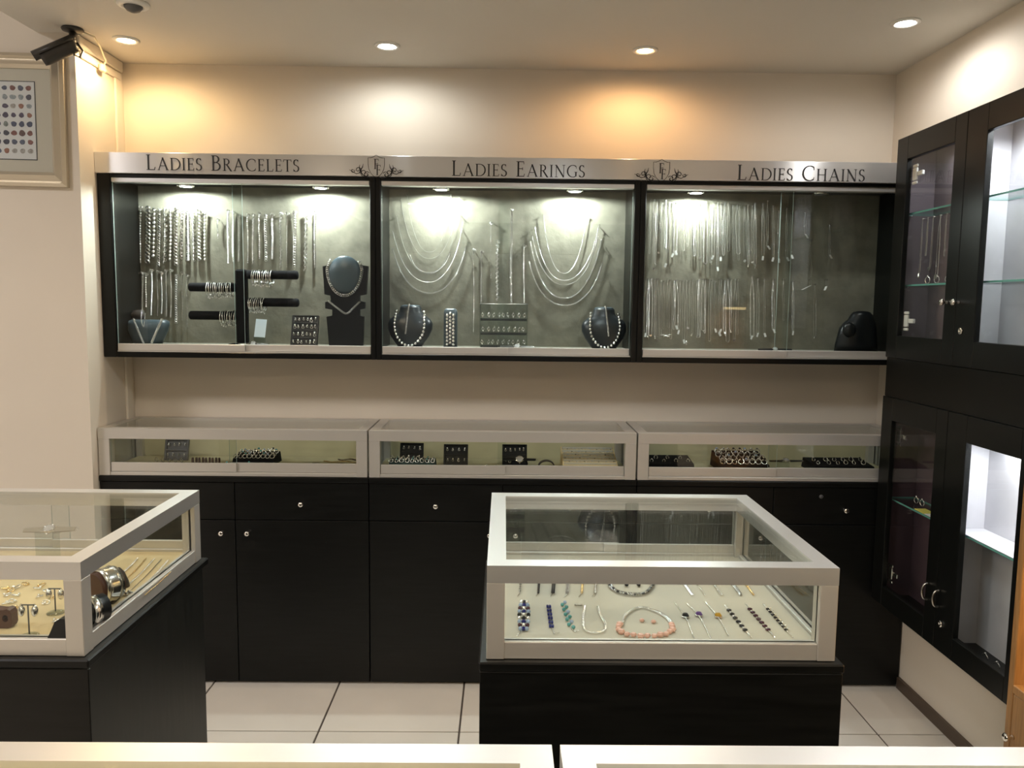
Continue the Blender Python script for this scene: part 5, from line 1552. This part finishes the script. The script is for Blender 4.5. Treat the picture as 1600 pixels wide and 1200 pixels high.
def build_right_cabinets():
    ye, ys, yn = 2.955, 2.512, 2.069
    tiers = [('upper', 1.32, 2.119, (1.845, 1.586), 1.402, 2.036), ('lower', .380, 1.172, (.783,), .455, 1.087)]
    for nm, z0, z1, shelves, wz0, wz1 in tiers:
        t = thing('wall_cabinet', (XC, (ye+yn)/2, z0), '%s black wall cabinet with glass doors on the right wall' % nm, 'wall cabinet', 'black glass door cabinets on the right wall')
        xb = XR-.001; xi = XC+.021
        part(MB().bbox(xi, xb, yn, ye, z1-.018, z1), 'top_panel', BLACKF, t)
        part(MB().bbox(xi, xb, yn, ye, z0, z0+.018), 'bottom_panel', BLACKF, t)
        for y in (yn, ys-.009, ye-.018): part(MB().bbox(xi, xb, y, y+.018, z0+.018, z1-.018), 'partition' if y == ys-.009 else 'side_panel', BLACKF, t)
        for k, (a, b) in enumerate(((ys+.009, ye-.018), (yn+.018, ys-.009))):
            ln = LAV if k == 1 else (MAUVE if nm == 'upper' else MAROON)
            part(MB().box(xb-.008, xb-.0005, a, b, z0+.018, z1-.018), 'back_lining', ln, t)
            part(MB().box(xi+.004, xb-.0085, b-.0035, b, z0+.0182, z1-.0182), 'side_lining', ln, t)
            part(MB().box(xi+.004, xb-.0085, a, a+.0035, z0+.0182, z1-.0182), 'side_lining', ln, t)
            for zs in shelves:
                sh = pane('glass_shelf', xi+.012, xb-.0085, a+.004, b-.004, zs-.003, zs+.003, t, GLASSD)
                if nm == 'lower' and k == 1: part(MB().box(xi+.014, xb-.009, a+.005, b-.005, zs+.0032, zs+.005), 'added_shade_cloth', LAV, sh)  # opaque sheet added over the glass to dim the compartment below
                for yy in (a+.012, b-.012): part(MB().tube([(xi+.03, yy-.006, zs-.006), (xi+.03, yy+.006, zs-.006)], .0028, 8), 'shelf_pin', CHROME, sh, True)
            on = not (nm == 'lower' and k == 0)
            lx, ly = xi+.062, (a+b)/2
            pk = part(MB().lathe((lx, ly, z1-.018), [(.022, 0), (.026, -.003), (.026, -.009), (.020, -.011)], 24), 'puck_light', CHROME, t, True)
            part(MB().lathe((lx, ly, z1-.018), [(.0195, -.0075), (.018, -.011), (.002, -.0115)], 20), 'lens', emitm('cabinet_puck_glow', (.95, .97, 1), 18) if on else GREYP, pk, True)
            if on:
                e = {('upper', 0): 1.5, ('upper', 1): 9, ('lower', 1): 5.5}[(nm, k)]
                lampdata('puck_lamp', 'SPOT', (lx, ly, z1-.032), e, (.95, .97, 1), t, spot_size=2.7, spot_blend=.6, shadow_soft_size=.012)
        # doors
        for k, (a, b) in enumerate(((ys+.0012, ye), (yn, ys-.0012))):
            far_st, near_st = (.077, .066) if k == 0 else (.105, .075)
            fr = MB()
            fr.bbox(XC, XC+.020, b-far_st, b, z0, z1, .0015); fr.bbox(XC, XC+.020, a, a+near_st, z0, z1, .0015)
            fr.bbox(XC, XC+.020, a+near_st, b-far_st, wz1, z1, .0015); fr.bbox(XC, XC+.020, a+near_st, b-far_st, z0, wz0, .0015)
            d = part(fr, 'door', BLACKF, t)
            pane('door_pane', XC+.008, XC+.012, a+near_st-.002, b-far_st+.002, wz0-.002, wz1+.002, d, GLASSD)
            zk = 1.523 if nm == 'upper' else .552
            yk = a+near_st*.70 if k == 0 else b-.018
            if nm == 'upper':
                kn = MB().lathe((XC, yk, zk), [(.006, 0), (.006, .003), (.004, .008), (.004, .013), (.010, .017), (.011, .022), (.008, .026), (.002, .027)], 20, (-1, 0, 0))
                part(kn, 'knob', CHROME, d, True)
            else:
                q = [(XC-.001, yk, zk+.028), (XC-.016, yk, zk+.022), (XC-.022, yk, zk), (XC-.016, yk, zk-.022), (XC-.001, yk, zk-.028)]
                part(MB().tube(bez(q, 6), .004, 8), 'handle', SILVERD, d, True)
            if k == 1:
                part(MB().lathe((XC, b-.038, zk-.09 if nm == 'upper' else zk-.078), [(.011, 0), (.011, .004), (.009, .006), (.004, .006), (.003, .004)], 20, (-1, 0, 0)), 'lock', CHROME, d, True)
            if k == 0:
                for zh in (wz1-.055, wz0+.055):
                    h = MB(); yh = b-far_st+.001
                    h.bbox(XC+.0205, XC+.028, yh-.030, yh-.002, zh-.022, zh+.022, .002)
                    h.bbox(XC+.024, XC+.034, yh-.062, yh-.025, zh-.008, zh+.008, .002)
                    h.bbox(XC+.0205, XC+.026, yh-.034, yh-.001, zh+.024, zh+.034, .002); h.bbox(XC+.0205, XC+.026, yh-.034, yh-.001, zh-.036, zh-.026, .002)
                    part(h, 'hinge', WHITEP if nm == 'upper' else CHROME, d)
    p = MB().bbox(XC+.006, XR-.001, 2.069, 2.955, 1.1725, 1.3195, .0015)
    solo(p, 'filler_panel', BLACKF, 'plain black panel between the upper and lower right wall cabinets', 'panel')
    # things inside: chains on the upper shelves, tag on the lower shelf
    xb = XR-.0105
    L = [(2.855, 1.835, .19, 'thin2', 'drop'), (2.82, 1.835, .13, 'curb', None), (2.785, 1.835, .17, 'thin2', 'heart'), (2.74, 1.835, .20, 'dbl', 'round'), (2.70, 1.835, .14, 'thin', None), (2.66, 1.835, .18, 'curb', 'drop'), (2.62, 1.835, .16, 'thin2', None)]
    for i, (y, z, ln, kd, pd) in enumerate(L):
        me, pn, L0 = loop_mesh(kd); k = ln/L0
        o = link('hanging_chain', me, None, (XC+.058, y, z-.012)); o.scale = (1, 1, k); o.rotation_euler = (0, 0, -pi/2)
        tag(o, '%s silver chain from the far end inside the upper right wall cabinet' % ORD[i], 'chain', 'chains in the right wall cabinet')
        q = link('pin', pn, o); q.scale = (1, 1, 1/k)
        if pd:
            q = link('pendant', pendant_mesh(pd), o, (0, -.004, -L0-.001)); q.scale = (1.6, 1.6, 1.6/k)
    for i, (y, z) in enumerate(((2.83, 1.589), (2.77, 1.589), (2.70, 1.589), (2.64, 1.589), (2.80, 1.3385), (2.72, 1.3385))):
        mb = MB().ring((0, 0, .013), (1, .2, 0), .012, .002, 16, 4).ball((0, 0, .027), .004, 8, 5)
        o = solo(mb, 'finger_ring', SILVERW, '%s silver ring from the far end standing in the upper right wall cabinet' % ORD[i], 'ring', 'rings in the right wall cabinet', True, org=(0, 0, 0))
        o.location = (XC+.075, y, z+.0022)
    t = thing('price_tag', (XC+.05, 2.67, .7865), 'yellow and white tag lying on the shelf of the lower right wall cabinet', 'tag')
    part(MB().bbox(XC+.034, XC+.075, 2.68, 2.745, .7865, .7895, .001), 'tag_body', TAGY, t)
    part(MB().bbox(XC+.034, XC+.075, 2.635, 2.679, .7865, .7885, .001), 'tag_end', TAGW, t)
    for i, (y, z) in enumerate(((2.78, .7862), (2.82, .7862), (2.30, .398), (2.22, .398), (2.36, .398))):
        mb = MB().ring((0, 0, .012), (1, .2, 0), .011, .002, 16, 4).ball((0, 0, .025), .004, 8, 5)
        o = solo(mb, 'finger_ring', SILVERW, '%s silver ring standing inside the lower right wall cabinet' % ORD[i], 'ring', 'rings in the lower right wall cabinet', True, org=(0, 0, 0))
        o.location = (XC+.08, y, z+.003)


def build_oak_cabinet():
    xf, y1, y0 = 1.30, 1.915, 1.05
    xb = XR-.002; zt = 2.05
    t = thing('oak_cabinet', (xf, (y0+y1)/2, 0), 'warm lit oak display cabinet with a drawer at the right edge', 'cabinet')
    part(MB().bbox(xf, xb, y1-.022, y1, 0, zt, .002), 'side_panel', WOOD, t)
    part(MB().bbox(xf, xb, y0, y0+.022, 0, zt, .002), 'side_panel', WOOD, t)
    part(MB().bbox(xf, xb, y0+.022, y1-.022, zt-.022, zt, .002), 'top_panel', WOOD, t)
    part(MB().box(xb-.010, xb, y0+.022, y1-.022, 0, zt-.022), 'back_panel', WOOD, t)
    part(MB().bbox(xf-.002, xb-.010, y0+.022, y1-.022, .535, .557, .002), 'shelf', WOOD, t)
    part(MB().bbox(xf+.002, xb-.010, y0+.022, y1-.022, .06, .08, .002), 'bottom_panel', WOOD, t)
    for i, z in enumerate((1.0, 1.5)): part(MB().bbox(xf+.03, xb-.010, y0+.022, y1-.022, z, z+.018, .002), 'shelf', WOOD, t)
    d = part(MB().bbox(xf, xf+.018, y0+.024, y1-.024, .300, .533, .002), 'drawer', WOOD, t)
    p = atX(xf, 1583, 1152)
    part(MB().lathe((xf, p.y, p.z), [(.006, 0), (.006, .004), (.004, .010), (.010, .016), (.011, .021), (.007, .025), (.001, .026)], 20, (-1, 0, 0)), 'knob', CHROME, d, True)
    part(MB().bbox(xf, xf+.018, y0+.024, y1-.024, .082, .297, .002), 'drawer', WOOD, t)
    for z in (.985, 1.485):
        part(MB().bbox(xf+.10, xf+.13, y0+.05, y1-.05, z, z+.0145, .002), 'light_strip', emitm('warm_strip', (1, .72, .30), 5), t)
        lampdata('strip_lamp', 'AREA', (xf+.115, (y0+y1)/2, z-.006), 1.6, (1, .70, .30), t, shape='RECTANGLE', size=.03, size_y=y1-y0-.12)


# ------------------------------------------------------------------ picture on the pillar
def build_picture():
    yb = YCOL-.001
    x1, z0, z1 = -1.588, 1.908, 2.374
    x0 = x1-.62; fw = .052
    t = thing('framed_picture', ((x0+x1)/2, yb, z0), 'framed gemstone chart in a champagne moulding on the pillar', 'picture')
    C = [(x0, z0), (x1, z0), (x1, z1), (x0, z1)]
    for k in range(4):
        (ax, az), (bx, bz) = C[k], C[(k+1) % 4]
        inn = [(0, 1), (-1, 0), (0, -1), (1, 0)][k]; d = V((bx-ax, bz-az)).normalized()
        mb = MB(); prof = [(0, 0), (0, .018), (.012, .024), (.020, .014), (.040, .022), (fw, .010), (fw, 0)]
        vs = []
        for e in (0, 1):
            for (u, h) in prof:
                s = 1 if e == 0 else -1
                qx = (ax if e == 0 else bx)+inn[0]*u+d.x*u*s; qz = (az if e == 0 else bz)+inn[1]*u+d.y*u*s
                vs.append((qx, yb-h, qz))
        n = len(prof)
        fs = [(i, n+i, n+(i+1) % n, (i+1) % n) for i in range(n)]
        mb.add(vs, fs)
        part(mb, 'frame_bar', FRAMEG, t)
    part(MB().box(x0+fw-.004, x1-fw+.004, yb-.006, yb, z0+fw-.004, z1-fw+.004), 'mount_board', MATB, t)
    px1, pz1, pz0 = -1.699, 2.276, 2.005
    px0 = x0+(x1-px1)
    part(MB().box(px0-.003, px1+.003, yb-.0068, yb-.0061, pz0-.003, pz1+.003), 'border_line', INK, t)
    pr = part(MB().box(px0, px1, yb-.0076, yb-.0069, pz0, pz1), 'print_sheet', PAPER, t)
    cols = [(.13, .07, .07), (.22, .09, .08), (.06, .06, .09), (.10, .11, .17), (.28, .31, .34), (.36, .33, .31), (.30, .13, .09), (.08, .06, .11), (.04, .04, .07), (.20, .22, .21), (.07, .08, .14)]
    gm = [mat('print_gem_%d' % i, c, .6, var=.35, vscale=140) for i, c in enumerate(cols)]
    rr = random.Random(11)
    dx = .0285; dz = .0315
    ncol = int((px1-px0-.01)/dx)
    for r in range(8):
        for c in range(ncol):
            cx = px1-.020-c*dx; cz = pz1-.022-r*dz
            rx, rz = rr.uniform(.0085, .0118), rr.uniform(.0075, .0105)
            ph = rr.uniform(0, 6); n = 14
            poly = [(cx+rx*cos(2*pi*k/n)*(1+.10*sin(3*2*pi*k/n+ph)), cz+rz*sin(2*pi*k/n)*(1+.08*cos(2*2*pi*k/n+ph))) for k in range(n)]
            part(MB().prism(poly, yb-.0081, yb-.0077), 'printed_gem', gm[(r*2+rr.randrange(3)+(c % 2)) % len(gm)], pr)
    pane('picture_glass', x0+fw-.003, x1-fw+.003, yb-.0105, yb-.0088, z0+fw-.003, z1-fw+.003, t, GLASSD)
    t.rotation_euler = (0, .012, 0)


build_room()
build_ceiling_things()
build_sign()
build_wall_cabinets()
build_counter()
build_islands()
build_foreground()
build_right_cabinets()
build_oak_cabinet()
build_picture()
cabinet_one()
cabinet_two()
cabinet_three()
counter_contents()
